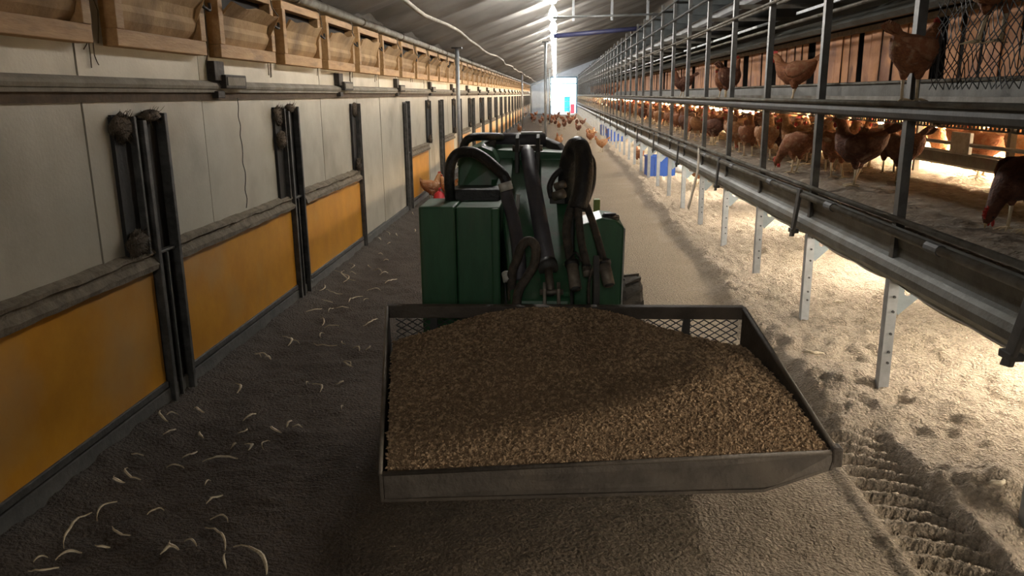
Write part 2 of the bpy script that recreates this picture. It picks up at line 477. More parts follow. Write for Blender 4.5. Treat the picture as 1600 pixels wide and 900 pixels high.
# far end wall with its big opening (x -0.45..1.78, up to 3.0 m)
DX0, DX1, DZ = -0.42, 1.75, 2.95
b = MB()
b.box(-2.3, DX0, Y_END, Y_END + 0.15, -0.05, 4.9); b.box(DX1, 9.4, Y_END, Y_END + 0.15, -0.05, 4.9); b.box(DX0, DX1, Y_END, Y_END + 0.15, DZ, 4.9)
wb = struct(b.build('wall_back', 'end_wall'))
d1 = MB().box(DX0, DX0 + 0.06, Y_END - 0.06, Y_END + 0.16, 0, DZ).box(DX1 - 0.09, DX1, Y_END - 0.06, Y_END + 0.16, 0, DZ).box(DX0, DX1, Y_END - 0.06, Y_END + 0.16, DZ - 0.09, DZ).build('door_1', 'door_frame')
struct(d1)
MB().box(DX0, DX1, Y_END + 0.02, Y_END + 0.05, 2.38, 2.45).build('transom', 'door_frame', d1)
for zz in (0.55, 1.0, 1.5, 1.95):
    MB().box(DX0, DX1 - 0.6, Y_END + 0.02, Y_END + 0.04, zz, zz + 0.03).build('gate_bar', 'door_metal', d1)
MB().box(0.28, 0.33, Y_END + 0.0, Y_END + 0.05, 0, DZ).build('mullion', 'door_metal', d1)
# metal sheets of the end wall beside the door
for i in range(4):
    x = -2.0 + i * 0.39
    MB().box(x, x + 0.37, Y_END - 0.05, Y_END, 0.05, 2.75).build('sheet', 'door_metal' if i > 1 else 'end_wall', wb)
b = MB(); b.tube([(-1.95, Y_END - 0.2, 0.0), (-1.95, Y_END - 0.2, 2.25), (-1.5, Y_END - 0.25, 2.45), (-0.5, Y_END - 0.25, 2.8)], 0.05, 8)
tag(b.build('drain_pipe', 'bluish_white', smooth=True), 'white pipe bending up the far end wall beside the bright door', 'pipe')
# yard outside
b = MB(); b.box(-30, 40, Y_END + 0.15, 120, -0.12, -0.02)
struct(b.build('floor', 'yard'))
b = MB()
b.box(0.75, 1.25, 69.0, 69.6, 0.12, 1.3); b.box(0.72, 1.28, 68.97, 69.63, 1.3, 1.38)
t = b.build('waste_container', 'teal_box', bev=0.02)
tag(t, 'teal container standing in the yard outside the far door', 'container')
for sx in (0.85, 1.15):
    for sy in (69.1, 69.5):
        MB().tube([(sx - 0.03, sy, 0.07), (sx + 0.03, sy, 0.07)], 0.09, 10).build('wheel', 'loader_dark', t)
b = MB(); b.box(1.28, 1.62, 68.6, 68.9, -0.02, 0.7); b.box(1.26, 1.64, 68.58, 68.92, 0.7, 0.76)
tag(b.build('red_crate', 'red_plastic'), 'small red crate beside the teal container outside the far door', 'crate')

# ------------------------------------------------------------------ left wall: insulated panels
HATCH = [(1.95, 3.74), (4.02, 5.86), (6.2, 8.02), (10.9, 12.55), (14.2, 15.75), (16.95, 18.7)]
y = 19.75
while y < 62:
    HATCH.append((y, y + 1.75)); y += 2.6
y = 1.0 - 9.44
k = 0
while y < Y_END - 0.2:
    w = 1.18
    y1 = min(y + w, Y_END)
    dx = rnd.uniform(-0.004, 0.004)
    b = MB(); b.box(XW - 0.04, XW + dx, y + 0.004, y1 - 0.005, 0.13 + rnd.uniform(0, 0.03), 2.345)
    b.build('panel', 'panel_white', wl)
    y = y1; k += 1

bb = MB(); bb.box(XW - 0.04, XW + 0.03, -9, Y_END, -0.02, 0.14)
struct(bb.build('baseboard_left', 'dark_base', bev=0.008))

def lump(c, r, seed, n=10, m=7, amp=0.35):
    q = random.Random(seed)
    rg = []
    for i in range(m + 1):
        t = -PI / 2 + PI * (i / m) * 0.96 + 0.02 * PI
        row = []
        for kk in range(n):
            a = 2 * PI * kk / n
            j = 1 + q.uniform(-amp, amp)
            row.append((c[0] + r[0] * math.cos(t) * math.cos(a) * j, c[1] + r[1] * math.cos(t) * math.sin(a) * j, c[2] + r[2] * math.sin(t) * (1 + q.uniform(-amp, amp) * 0.4)))
        rg.append(row)
    return MB().rings(rg)

def fuzz(b, c, r, n, seed):
    q = random.Random(seed)
    for i in range(n):
        a = q.uniform(0, 2 * PI); e = q.uniform(-1, 1)
        d = Vector((abs(math.cos(a)) * 0.6, math.sin(a), e)).normalized()
        p = Vector(c) + Vector((d.x * r[0], d.y * r[1], d.z * r[2])) * 0.8
        e2 = p + d * q.uniform(0.015, 0.045) + Vector((0, 0, q.uniform(-0.02, 0.02)))
        b.tube([p, (p + e2) / 2 + Vector((0, q.uniform(-.01, .01), q.uniform(-.01, .01))), e2], [0.0016, 0.0012, 0.0006], 3, caps=False)
    return b

for i, (y0, y1) in enumerate(HATCH):
    if i < 12:
        lab = 'yellow board hatch with dusty ledge, %s from the camera along the left wall' % ORD[i]; grp = 'yellow hatches of the left wall'
    else:
        lab = 'small yellow hatch in the far run of the left wall'; grp = 'far yellow hatches of the left wall'
    h = thing('pop_hole_hatch', lab, 'hatch', (XW, (y0 + y1) / 2, 0.15), group=grp)
    cy = (y0 + y1) / 2
    def P(b, name, m, **kw):
        b.v = [(p[0] - XW, p[1] - cy, p[2] - 0.15) for p in b.v]
        return b.build(name, m, h, **kw)
    P(MB().box(XW, XW + 0.022, y0, y1, 0.175, 0.79), 'board', 'yellow_board', bev=0.003)
    P(MB().box(XW, XW + 0.034, y0, y1, 0.148, 0.182), 'base_rail', 'channel_edge', bev=0.004)
    # dusty double ledge
    n = 24
    prof = [(XW, 0.775), (XW + 0.05, 0.775), (XW + 0.052, 0.80), (XW + 0.03, 0.825), (XW + 0.028, 0.845), (XW + 0.04, 0.85), (XW + 0.035, 0.868), (XW, 0.885)]
    lb = MB(); rgs = []
    q = random.Random(i)
    for j in range(n + 1):
        yy = y0 - 0.02 + (y1 - y0 + 0.04) * j / n
        rgs.append([(px + (q.uniform(-0.004, 0.006) if px > XW else 0), yy, pz + q.uniform(-0.004, 0.004)) for px, pz in prof])
    lb.rings(rgs)
    P(lb, 'ledge', 'dusty_ledge')
    full_left = i >= 3
    # tall channel post from the floor
    if i < 2:
        a0, a1 = y1 + 0.015, y1 + 0.25
    elif i == 2:
        a0, a1 = y1 + 0.01, y1 + 0.055
    else:
        a0, a1 = y0 - 0.27, y0 - 0.02
    w = a1 - a0
    p = MB()
    p.box(XW, XW + 0.012, a0, a1, 0.0, 1.52)
    P(p, 'post_web', 'black_channel')
    P(MB().box(XW, XW + 0.055, a0, a0 + min(0.035, w * 0.3), 0.02, 1.50), 'post_flange', 'channel_edge', bev=0.004)
    P(MB().box(XW, XW + 0.062, a1 - min(0.03, w * 0.3), a1, 0.02, 1.53), 'post_flange', 'channel_edge', bev=0.004)
    if w > 0.1:
        P(MB().box(XW + 0.01, XW + 0.045, a0 + 0.035, a1 - 0.03, 0.84, 0.855), 'post_stop', 'channel_edge', bev=0.003)
        P(MB().box(XW + 0.01, XW + 0.05, a0 + w * 0.4, a0 + w * 0.46, 0.02, 0.84), 'slide_rail', 'channel_edge')
    # short guide channel above the ledge at the far side
    if i < 2:
        s0, s1 = y1 - 0.19, y1 - 0.05
    elif i == 2:
        s0, s1 = y1 - 0.15, y1 + 0.07
    else:
        s0, s1 = y1 - 0.02, y1 + 0.24
    P(MB().box(XW, XW + 0.018, s0, s1, 0.86, 1.53), 'guide_web', 'black_channel')
    P(MB().box(XW, XW + 0.022, s0 - 0.008, s0 + 0.006, 0.86, 1.52), 'guide_flange', 'black_channel')
    P(MB().box(XW, XW + 0.05, s1 - 0.004, s1 + 0.016, 0.86, 1.52), 'guide_flange', 'channel_edge', bev=0.003)
    if i < 8:
        sm = (s0 + s1) / 2
        c = (XW + 0.022, sm, 1.47); r = (0.02, 0.085, 0.07)
        P(fuzz(lump(c, r, i * 7 + 1), c, r, 130, i), 'dust_clump', 'dust_fluff', smooth=True)
        c = (XW + 0.035, sm - 0.01, 0.93 if i != 1 else 1.30); r = (0.022, 0.09, 0.065)
        P(fuzz(lump(c, r, i * 7 + 2), c, r, 130, i + 50), 'dust_clump', 'dust_fluff', smooth=True)
        if i < 2:
            c = (XW + 0.03, (a0 + a1) / 2, 1.52); r = (0.03, 0.09, 0.03)
            P(fuzz(lump(c, r, i * 7 + 3), c, r, 40, i + 90), 'dust_clump', 'dust_fluff', smooth=True)

# horizontal rail at eye level, a dark strip standing in for its shadow, brackets
rt = thing('wall_rail', 'dust covered horizontal rail running at eye level along the left wall', 'rail', (XW, 2.0, 1.6))
def PR(b, name, m, **kw):
    b.v = [(p[0] - XW, p[1] - 2.0, p[2] - 1.6) for p in b.v]
    return b.build(name, m, rt, **kw)
prof = [(XW, 1.70), (XW + 0.018, 1.695), (XW + 0.034, 1.683), (XW + 0.042, 1.668), (XW + 0.036, 1.652), (XW + 0.028, 1.648), (XW + 0.028, 1.632), (XW, 1.63)]
PR(MB().sweep_y(prof, -3, Y_END - 0.1), 'rail_bar', 'rail_dust')
PR(MB().box(XW, XW + 0.012, -3, Y_END - 0.1, 1.588, 1.632), 'shadow_strip', 'rail_shadow')
yb = 4.70
while yb < 60:
    PR(MB().box(XW, XW + 0.05, yb - 0.05, yb + 0.09, 1.70, 1.81).box(XW, XW + 0.05, yb - 0.03, yb + 0.07, 1.60, 1.64), 'bracket_plate', 'bracket', bev=0.004)
    PR(MB().box(XW + 0.03, XW + 0.075, yb + 0.04, yb + 0.36, 1.655, 1.735), 'bracket_arm', 'bracket', bev=0.006)
    PR(MB().box(XW + 0.04, XW + 0.079, yb + 0.06, yb + 0.33, 1.672, 1.72), 'bracket_face', 'rail_dust')
    yb += 2.72

# hanging cord and cobweb streaks on the wall
b = MB(); q = random.Random(3)
pts = [(XW + 0.012 + q.uniform(0, 0.004), 5.04 + q.uniform(-0.018, 0.018), 1.60 - 0.7 * j / 12) for j in range(13)]
b.tube(pts, 0.0028, 4, smooth=3)
tag(b.build('hanging_cord', 'bracket'), 'thin dark wavy cord hanging down the white wall below the first rail bracket', 'cord')

# ------------------------------------------------------------------ air inlets
def make_inlet(i, y0):
    y1 = y0 + 0.93; z0, z1 = 1.832, 2.272
    if i < 14:
        lab = 'wooden framed air inlet with tilted flap, %s from the camera above the rail' % ORD[i]; grp = 'wooden air inlets of the left wall'
    else:
        lab = 'small wooden air inlet in the far run under the eaves'; grp = 'far air inlets of the left wall'
    t = thing('air_inlet', lab, 'air inlet', (XW, y0, z0), group=grp)
    def P(b, name, m, **kw):
        b.v = [(p[0] - XW, p[1] - y0, p[2] - z0) for p in b.v]
        return b.build(name, m, t, **kw)
    d = XW + 0.075
    P(MB().box(XW, d, y0, y1, z0, z0 + 0.075), 'frame_bar', 'wood', bev=0.004)
    P(MB().box(XW, d, y0, y1, z1 - 0.055, z1), 'frame_bar', 'wood', bev=0.004)
    P(MB().box(XW, d + 0.004, y0, y0 + 0.065, z0 + 0.075, z1 - 0.055), 'frame_bar', 'wood', bev=0.004)
    P(MB().box(XW, d + 0.004, y1 - 0.065, y1, z0 + 0.075, z1 - 0.055), 'frame_bar', 'wood', bev=0.004)
    P(MB().box(XW, XW + 0.006, y0 + 0.06, y1 - 0.06, z0 + 0.07, z1 - 0.05), 'opening', 'inlet_dark')
    # flap: hinged low, belly bulging, leaning into the room, lip on top
    q = random.Random(i + 400); n = 8
    lean = 0.075 + q.uniform(-0.02, 0.03)
    ft = z0 + 0.315 + q.uniform(-0.015, 0.015)
    rg = []
    for j in range(n + 1):
        yy = y0 + 0.072 + (y1 - y0 - 0.144) * j / n
        wv = 0.012 * math.sin(j * 1.3 + i)
        front = [(XW + 0.022, z0 + 0.078), (XW + 0.05, z0 + 0.12), (XW + 0.062, z0 + 0.16), (XW + 0.055, z0 + 0.19), (XW + 0.07, z0 + 0.24), (XW + 0.05 + lean, ft + wv)]
        back = [(x - 0.016, z + 0.004) for x, z in front[::-1]]
        rg.append([(x, yy, z) for x, z in front + back])
    P(MB().rings(rg), 'flap', 'flap')
    # side cheek and pull hook
    P(MB().poly([(XW + 0.02, y1 - 0.075, z0 + 0.08), (XW + 0.05 + lean, y1 - 0.075, ft), (XW + 0.01, y1 - 0.075, ft),
                 (XW + 0.02, y1 - 0.068, z0 + 0.08), (XW + 0.05 + lean, y1 - 0.068, ft), (XW + 0.01, y1 - 0.068, ft)],
                [(0, 1, 2), (5, 4, 3), (0, 3, 4, 1), (1, 4, 5, 2), (2, 5, 3, 0)]), 'cheek', 'flap')
    P(MB().tube([(XW + 0.06, y1 - 0.10, ft - 0.02), (XW + 0.10, y1 - 0.04, ft - 0.06), (XW + 0.105, y1 + 0.02, ft - 0.07), (XW + 0.10, y1 + 0.03, ft - 0.03)], 0.009, 5, smooth=2), 'hook', 'bracket')
    # dusty pull cord up to the eaves
    pts = [(XW + 0.05 + lean * 0.9, y1 - 0.05, ft)]
    for j in range(1, 5):
        pts.append((XW + 0.10 - 0.008 * j + q.uniform(-.01, .01), y1 - 0.05 + q.uniform(-0.02, 0.03), ft + (2.36 - ft) * j / 4))
    P(MB().tube(pts, 0.007 if i > 5 else 0.005, 4, smooth=2), 'pull_cord', 'cobweb')
    if i < 9:
        bw = MB()
        for j in range(7):
            ya = y1 + q.uniform(0.0, 0.16)
            za = z0 + q.uniform(0.0, 0.38)
            bw.tube([(XW + 0.006, ya, za), (XW + 0.012, ya + q.uniform(-.03, .03), za - 0.06), (XW + 0.008, ya + q.uniform(-.03, .03), za - q.uniform(0.1, 0.2))], 0.003, 3, smooth=2)
        o = P(bw, 'cobweb', 'cobweb'); o['kind'] = 'stuff'
y = 2.46; i = 0
while y < 62:
    make_inlet(i, y); y += 1.125; i += 1

# pipe along the eaves, ceiling conduit
b = MB(); b.tube([(XW + 0.06, -2.9, 2.335), (XW + 0.06, Y_END - 0.2, 2.335)], 0.038, 10)
ep = b.build('eaves_pipe', 'white_pipe', smooth=True)
tag(ep, 'long white pipe running along the eaves above the air inlets', 'pipe')
for j in range(30):
    yy = 2.0 + j * 2.1
    MB().tube([(XW + 0.06, yy, 2.335), (XW + 0.06, yy + 0.05, 2.335)], 0.044, 10).build('pipe_clamp', 'dusty_ledge', ep, smooth=True)
b = MB(); pts = []
q = random.Random(5)
for j in range(40):
    yy = 5 + j * 1.5
    x = -1.48 + 0.035 * q.uniform(-1, 1)
    pts.append((x, yy, ceil_z(x) - 0.05 - 0.03 * q.random()))
b.tube(pts, 0.024, 8, smooth=2)
tag(b.build('ceiling_conduit', 'conduit', smooth=True), 'pale sagging conduit fixed along the sloping ceiling above the left wall', 'conduit')

# ------------------------------------------------------------------ ceiling bulbs
LX = -0.05
for i in [-7, -6] + list(range(-2, 21)):  # first two are fill bulbs added behind the camera
    yy = 11.75 + PER * i
    lab = ('glowing white unseen bulb outside the picture, %s before the first one seen' % ORD[-i - 1]) if i < 0 else ('glowing white ceiling bulb, %s of those seen in the row' % ORD[i]) if i < 5 else 'glowing white bulb merging into the far line of ceiling lamps'
    t = thing('ceiling_lamp', lab, 'lamp', (LX, yy, 2.95), group='row of ceiling bulbs' if i < 5 else 'far ceiling bulbs')
    rg = []
    for r, z in ((0.012, -0.115), (0.045, -0.105), (0.066, -0.07), (0.07, -0.02), (0.06, 0.04), (0.04, 0.08), (0.028, 0.10)):
        rg.append([(r * math.cos(2 * PI * k / 12), r * math.sin(2 * PI * k / 12), z) for k in range(12)])
    MB().rings(rg).build('bulb', 'bulb_glow', t, smooth=True)
    MB().tube([(0, 0, 0.095), (0, 0, 0.16)], 0.032, 10).build('socket', 'white_pipe', t, smooth=True)
    top = ceil_z(LX) + 0.0 - 2.95
    MB().tube([(0, 0, 0.16), (0, 0, top + 0.12)], 0.008, 6).build('cable', 'dark_metal', t)
b = MB(); b.tube([(LX, -8.5, 3.055), (LX, Y_END - 1, 3.055)], 0.012, 6)
tag(b.build('lamp_cable', 'dark_metal'), 'long straight cable carrying the row of ceiling bulbs', 'cable')

# ------------------------------------------------------------------ support poles and crossing pipes
for (x, yy, r, lab) in ((-1.76, 14.6, 0.036, 'shiny steel pole standing near the left wall behind the green loader'),
                        (-0.27, 22.0, 0.036, 'pale vertical pole in the aisle just left of the row of bulbs'),
                        (-1.52, 37.0, 0.04, 'thin far pole beside the left wall before the end door'),
                        (-0.32, 44.0, 0.035, 'thinnest far pole in front of the bright door')):
    t = thing('support_pole', lab, 'pole', (x, yy, 0))
    MB().tube([(0, 0, -0.01), (0, 0, ceil_z(x) - 0.045)], r, 10).build('shaft', 'galvanised', t, smooth=True)
    MB().tube([(0, 0, -0.01), (0, 0, 0.05)], r * 2.2, 12).build('foot_plate', 'galv_dirty', t, smooth=True)
    MB().box(-0.09, 0.09, -0.09, 0.09, ceil_z(x) - 0.07, ceil_z(x) - 0.045).build('head_plate', 'dark_metal', t)
b = MB(); b.tube([(LX, 18.2, 2.84), (2.6, 18.2, 3.03)], 0.05, 10)
o = b.build('cross_pipe', 'dark_blue_pipe', smooth=True); tag(o, 'dark blue pipe crossing from the bulbs to the top of the aviary', 'pipe')
b = MB(); b.tube([(LX, 14.1, 2.86), (1.85, 14.1, 2.89)], 0.022, 8)
o = b.build('cross_pipe', 'galvanised', smooth=True); tag(o, 'thin grey pipe with short hangers crossing above the aisle', 'pipe')
for x in (0.3, 0.95, 1.55):
    MB().box(x - 0.02, x + 0.02, 14.085, 14.115, 2.8, 3.25).build('hanger', 'galvanised', o)

# ------------------------------------------------------------------ aviary
AX = 1.75
POSTS = [2.72 + 1.365 * k for k in range(0, 45)]
Y_A0, Y_A1 = 0.2, 63.9
av = thing('aviary', 'long galvanised multi-tier aviary filling the right side of the aisle', 'aviary', (AX, Y_A0, 0))
def PA(b, name, m, **kw):
    b.v = [(p[0] - AX, p[1] - Y_A0, p[2]) for p in b.v]
    return b.build(name, m, av, **kw)

def gusset_mesh():
    # triangular plate in the XZ plane with a round hole
    tri = [Vector((0.0, 0.0)), Vector((0.175, 0.0)), Vector((0.175, -0.03)), Vector((0.0, -0.20))]
    c = Vector((0.062, -0.055)); rh = 0.021; n = 20
    inner = []; outer = []
    for k in range(n):
        a = 2 * PI * k / n
        d = Vector((math.cos(a), math.sin(a)))
        best = 9
        for e in range(4):
            p, q2 = tri[e], tri[(e + 1) % 4]
            den = d.x * (q2 - p).y - d.y * (q2 - p).x
            if abs(den) < 1e-9: continue
            w = p - c
            tt = (w.x * (q2 - p).y - w.y * (q2 - p).x) / den
            ss = (w.x * d.y - w.y * d.x) / den
            if tt > 0 and -1e-6 <= ss <= 1 + 1e-6: best = min(best, tt)
        inner.append(c + d * rh); outer.append(c + d * best)
    b = MB()
    for y in (-0.003, 0.003):
        pts = [(p.x, y, p.y) for p in inner] + [(p.x, y, p.y) for p in outer]
        fs = [(k, (k + 1) % n, n + (k + 1) % n, n + k) for k in range(n)]
        b.poly(pts, fs)
    o = 0
    for k in range(n):
        k2 = (k + 1) % n
        b.f.append([k, k2, 2 * n + k2, 2 * n + k]); b.m.append(0)
        b.f.append([n + k, n + k2, 3 * n + k2, 3 * n + k]); b.m.append(0)
    return b.mesh('gusset', 'gusset_blue')
GUS = gusset_mesh()
bm_ = MB()
bm_.tube([(0, 0, 0), (0, -0.008, 0)], 0.007, 8)
BOLT = bm_.mesh('bolt', 'dark_metal')
# posts: C channel, front flange toward the aisle
pm = MB()
H_TOP = 2.93
pm.box(-0.022, 0.022, -0.028, -0.020, -0.03, H_TOP); pm.box(-0.022, -0.014, -0.020, 0.022, -0.03, H_TOP); pm.box(0.014, 0.022, -0.020, 0.012, -0.03, H_TOP)
POST = pm.mesh('post', 'post_steel')
lm = MB(); lm.box(-0.026, 0.026, -0.033, -0.0285, -0.03, 0.63); lm.box(-0.026, -0.0225, -0.0285, 0.02, -0.03, 0.63); lm.box(0.0225, 0.026, -0.0285, 0.012, -0.03, 0.63)
LEG = lm.mesh('leg', 'leg_zinc')
PFOOT = MB().tube([(0, 0, -0.04), (0, 0, 0.05)], 0.011, 8).mesh('foot_screw', 'galvanised')
CROSS = MB().box(-0.02, 1.5, -0.02, 0.02, 2.70, 2.93).mesh('top_beam', 'slate_plate')
for k, yy in enumerate(POSTS):
    gz = max(ground(AX, yy), 0) + 0.03
    p = link('post', POST, av, (0, yy - Y_A0, gz))
    link('leg', LEG, p)
    link('gusset', GUS, p, (0.02, -0.012, 0.635 - gz))
    if k < 6:
        for zz in (0.14, 0.2, 0.3, 0.42, 0.5, 0.58, 0.62):
            link('bolt', BOLT, p, (0.006 if zz < 0.6 else -0.006, -0.033, zz - 0.02))
    link('foot_screw', PFOOT, av, (0, yy - Y_A0, gz - 0.06))
    link('top_beam', CROSS, av, (0, yy - Y_A0, 0))
# inner row of posts
POST2 = MB().box(-0.02, 0.02, -0.02, 0.02, 0, 2.9).mesh('inner_post', 'galv_dirty')
for k, yy in enumerate(POSTS[::2]):
    link('inner_post', POST2, av, (4.15 - AX, yy - Y_A0, 0))

# lower tier front trough
prof = [(1.70, 0.915), (1.712, 0.925), (1.724, 0.915), (1.742, 0.87), (1.752, 0.82), (1.748, 0.775), (1.728, 0.762), (1.708, 0.745), (1.698, 0.715), (1.702, 0.68), (1.722, 0.652), (1.76, 0.64), (1.86, 0.66), (1.86, 0.88), (1.80, 0.90), (1.74, 0.92), (1.715, 0.935), (1.70, 0.93)]
prof = [(x - 0.0, z) for x, z in prof]
PA(MB().sweep_y(prof, Y_A0, Y_A1), 'front_trough', 'trough_metal', smooth=False)
PA(MB().tube([(1.678, Y_A0, 0.915), (1.678, Y_A1, 0.915)], 0.021, 10), 'front_pipe', 'galv_dirty', smooth=True)
PA(MB().tube([(1.725, Y_A0, 0.965), (1.725, Y_A1, 0.965)], 0.017, 8), 'perch_rail', 'galv_dirty', smooth=True)
for k, yy in enumerate(POSTS):       # pipe sleeves
    PA(MB().tube([(1.678, yy - 0.62, 0.915), (1.678, yy - 0.50, 0.915)], 0.026, 10), 'pipe_sleeve', 'dark_metal')
# lever clamps on every second post
for k, yy in enumerate(POSTS):
    if k % 2 == 0 and k < 24:
        PA(MB().hexa([(1.655, yy + 0.10, 0.61), (1.675, yy + 0.10, 0.61), (1.675, yy + 0.16, 0.60), (1.655, yy + 0.16, 0.60),
                      (1.655, yy - 0.02, 0.955), (1.675, yy - 0.02, 0.955), (1.675, yy + 0.045, 0.96), (1.655, yy + 0.045, 0.96)]), 'lever_clamp', 'dark_metal', bev=0.004)
        PA(MB().box(1.648, 1.70, yy + 0.085, yy + 0.165, 0.635, 0.665), 'clamp_foot', 'dark_metal', bev=0.004)
# sagging belt under the trough
ys = np.arange(Y_A0, 40, 0.07)
us = np.linspace(0, 1, 7)
U, V = np.meshgrid(us, ys)
ph = (V - POSTS[0]) / 1.365
sag = 0.042 * np.abs(np.sin(PI * ph)) + 0.02 * np.abs(np.sin(2 * PI * ph + 0.4)) + 0.01 * fbm(V * 3, U * 0 + 1)
Xb = 1.735 + U * 0.16
Zb = 0.650 - sag * np.sin(PI * np.clip(U * 0.9 + 0.1, 0, 1))
o = link('sagging_belt', grid_mesh('sagging_belt', Xb - AX, V - Y_A0, Zb, 'belt_plastic'), av)
sd = o.modifiers.new('thick', 'SOLIDIFY'); sd.thickness = 0.004
# deck
PA(MB().box(1.86, 4.2, Y_A0, Y_A1, 0.86, 0.90), 'lower_deck', 'galv_dirty')
ysd = [1.0]
while ysd[-1] < Y_A1 - 0.6:
    ysd.append(ysd[-1] + max(0.025, 0.010 * ysd[-1]))
xd = np.arange(1.735, 4.2, 0.035)
GX, GY = np.meshgrid(xd, np.array(ysd))
def deck_h(GX, GY):
    edge = sstep(1.735, 1.9, GX)
    return 0.91 + edge * 0.03 + edge * (0.085 * np.abs(fbm(GX * 7, GY * 7, 4)) + 0.035 * fbm(GX * 16, GY * 16, 2)) + 0.05 * np.exp(-((GX - 1.98) / 0.16) ** 2) * np.clip(fbm(GX * 3 + 5, GY * 3, 2) + 0.12, 0, 1)
GZ = deck_h(GX, GY)
def deck_z(x, y):
    a_ = np.array([[x - 0.05, x, x + 0.05, x, x]]); b_ = np.array([[y, y, y, y - 0.05, y + 0.05]])
    return float(deck_h(a_, b_).max()) + 0.002
o = link('litter_layer', grid_mesh('litter_layer', GX - AX, GY - Y_A0, GZ, 'deck_litter'), av)
DECK = 0.945
# feeder inside the lower tier
prof = [(2.94, 1.14), (2.95, 1.06), (2.98, 1.04), (3.04, 1.04), (3.07, 1.06), (3.08, 1.14), (3.065, 1.14), (3.05, 1.07), (2.97, 1.07), (2.955, 1.14)]
PA(MB().sweep_y(prof, Y_A0, Y_A1), 'feed_trough', 'trough_metal')
PA(MB().tube([(2.93, Y_A0, 1.215), (2.93, Y_A1, 1.215)], 0.014, 8), 'feed_rail', 'galvanised', smooth=True)
for k, yy in enumerate(POSTS):
    PA(MB().box(2.915, 2.94, yy + 0.35, yy + 0.62, 1.15, 1.30), 'feeder_plate', 'pale_label', bev=0.003)
    PA(MB().box(2.99, 3.03, yy - 0.02, yy + 0.02, 1.14, 1.46), 'feeder_hanger', 'galv_dirty')
    PA(MB().box(2.99, 3.03, yy - 0.02, yy + 0.02, 0.90, 1.05), 'feeder_leg', 'galv_dirty')
PA(MB().box(4.18, 4.2, Y_A0, Y_A1, 0.9, 1.47), 'back_panel', 'back_panel')
# upper tier: trough, deck, lattice lip, fascia
prof = [(1.705, 1.53), (1.70, 1.515), (1.698, 1.49), (1.708, 1.465), (1.735, 1.452), (1.80, 1.452), (1.86, 1.46), (1.86, 1.50), (1.735, 1.525), (1.72, 1.535)]
PA(MB().sweep_y(prof, Y_A0, Y_A1), 'upper_trough', 'dark_metal')
PA(MB().tube([(1.69, Y_A0, 1.535), (1.69, Y_A1, 1.535)], 0.014, 8), 'upper_rail', 'galv_dirty', smooth=True)
PA(MB().box(1.86, 4.2, Y_A0, Y_A1, 1.46, 1.50), 'upper_deck', 'deck_litter')
# wire lattice of the upper deck lip: many small bars, joined
b = MB()
yy = 2.6
while yy < 16:
    b.box(1.88, 1.886, yy, yy + 0.010, 1.425, 1.46); yy += 0.035 if yy < 9 else 0.06
b.box(1.88, 1.886, 2.6, 16, 1.42, 1.427)
o = PA(b, 'lattice_lip', 'galv_dirty'); o['kind'] = 'stuff'
PA(MB().box(2.28, 2.30, Y_A0, Y_A1, 1.50, 1.56), 'slat_ledge', 'galv_dirty')
PA(MB().box(2.64, 2.68, Y_A0, Y_A1, 1.50, 1.655), 'fascia', 'fascia')
PA(MB().tube([(2.63, Y_A0, 1.66), (2.63, Y_A1, 1.66)], 0.013, 6), 'fascia_rail', 'galv_dirty', smooth=True)
# nest fronts: curtain strips, each its own piece
PA(MB().box(2.86, 2.9, Y_A0, Y_A1, 1.5, 2.3), 'nest_back', 'nest_dark')
PA(MB().box(2.66, 2.72, Y_A0, Y_A1, 2.095, 2.135), 'nest_rail', 'nest_rail')
q = random.Random(21)
STR = []
for s in range(4):
    w = (0.155, 0.185, 0.17, 0.20)[s]; ln = (-0.012, 0.01, 0.02, -0.02)[s]
    STR.append(MB().hexa([(0, 0, 0), (0.006, 0, 0), (0.006, w, 0.0), (0, w, 0), (0, ln, 0.455), (0.006, ln, 0.455), (0.006, w + ln * 0.6, 0.455), (0, w + ln * 0.6, 0.455)]).mesh('curtain_strip', 'nest_strip'))
yy = 3.2; n = 0; cnt = 0
while yy < Y_A1 - 0.5 and cnt < 290:
    s = q.randrange(4)
    link('curtain_strip', STR[s], av, (2.705 - AX + q.uniform(-0.008, 0.012), yy - Y_A0, 1.655), rot=(q.uniform(-0.02, 0.02), 0, 0))
    yy += (0.155, 0.185, 0.17, 0.20)[s] + q.choice((0.012, 0.02, 0.03, 0.045))
    n += 1; cnt += 1
    if n % 6 == 0: yy += q.choice((0.24, 0.30, 0.12))
# nest hood, white strips painted as lamp reflections, third tier
prof = [(2.50, 2.13), (2.46, 2.16), (2.62, 2.27), (3.2, 2.30), (3.2, 2.27), (2.66, 2.24), (2.60, 2.14)]
PA(MB().sweep_y(prof, Y_A0, Y_A1), 'nest_hood', 'trough_metal')
for k, yy in enumerate(POSTS):
    if k % 5 == 4: continue
    PA(MB().hexa([(2.30, yy + 0.06, 2.31), (2.62, yy + 0.06, 2.40), (2.62, yy + 1.26, 2.40), (2.30, yy + 1.26, 2.31),
                  (2.30, yy + 0.06, 2.335), (2.60, yy + 0.06, 2.425), (2.60, yy + 1.26, 2.425), (2.30, yy + 1.26, 2.335)]), 'reflection_strip', 'bluish_white')
prof = [(2.02, 2.47), (2.0, 2.50), (2.0, 2.58), (2.02, 2.60), (2.14, 2.60), (2.14, 2.47)]
PA(MB().sweep_y(prof, Y_A0, Y_A1), 'third_trough', 'dark_metal')
PA(MB().box(2.14, 4.2, Y_A0, Y_A1, 2.50, 2.53), 'third_deck', 'dark_metal')
PA(MB().tube([(1.715, Y_A0, 2.285), (1.715, Y_A1, 2.285)], 0.013, 8), 'upper_pipe', 'galv_dirty', smooth=True)
PA(MB().tube([(1.98, Y_A0, 2.36), (1.98, Y_A1, 2.36)], 0.016, 8), 'upper_pipe', 'galv_dirty', smooth=True)
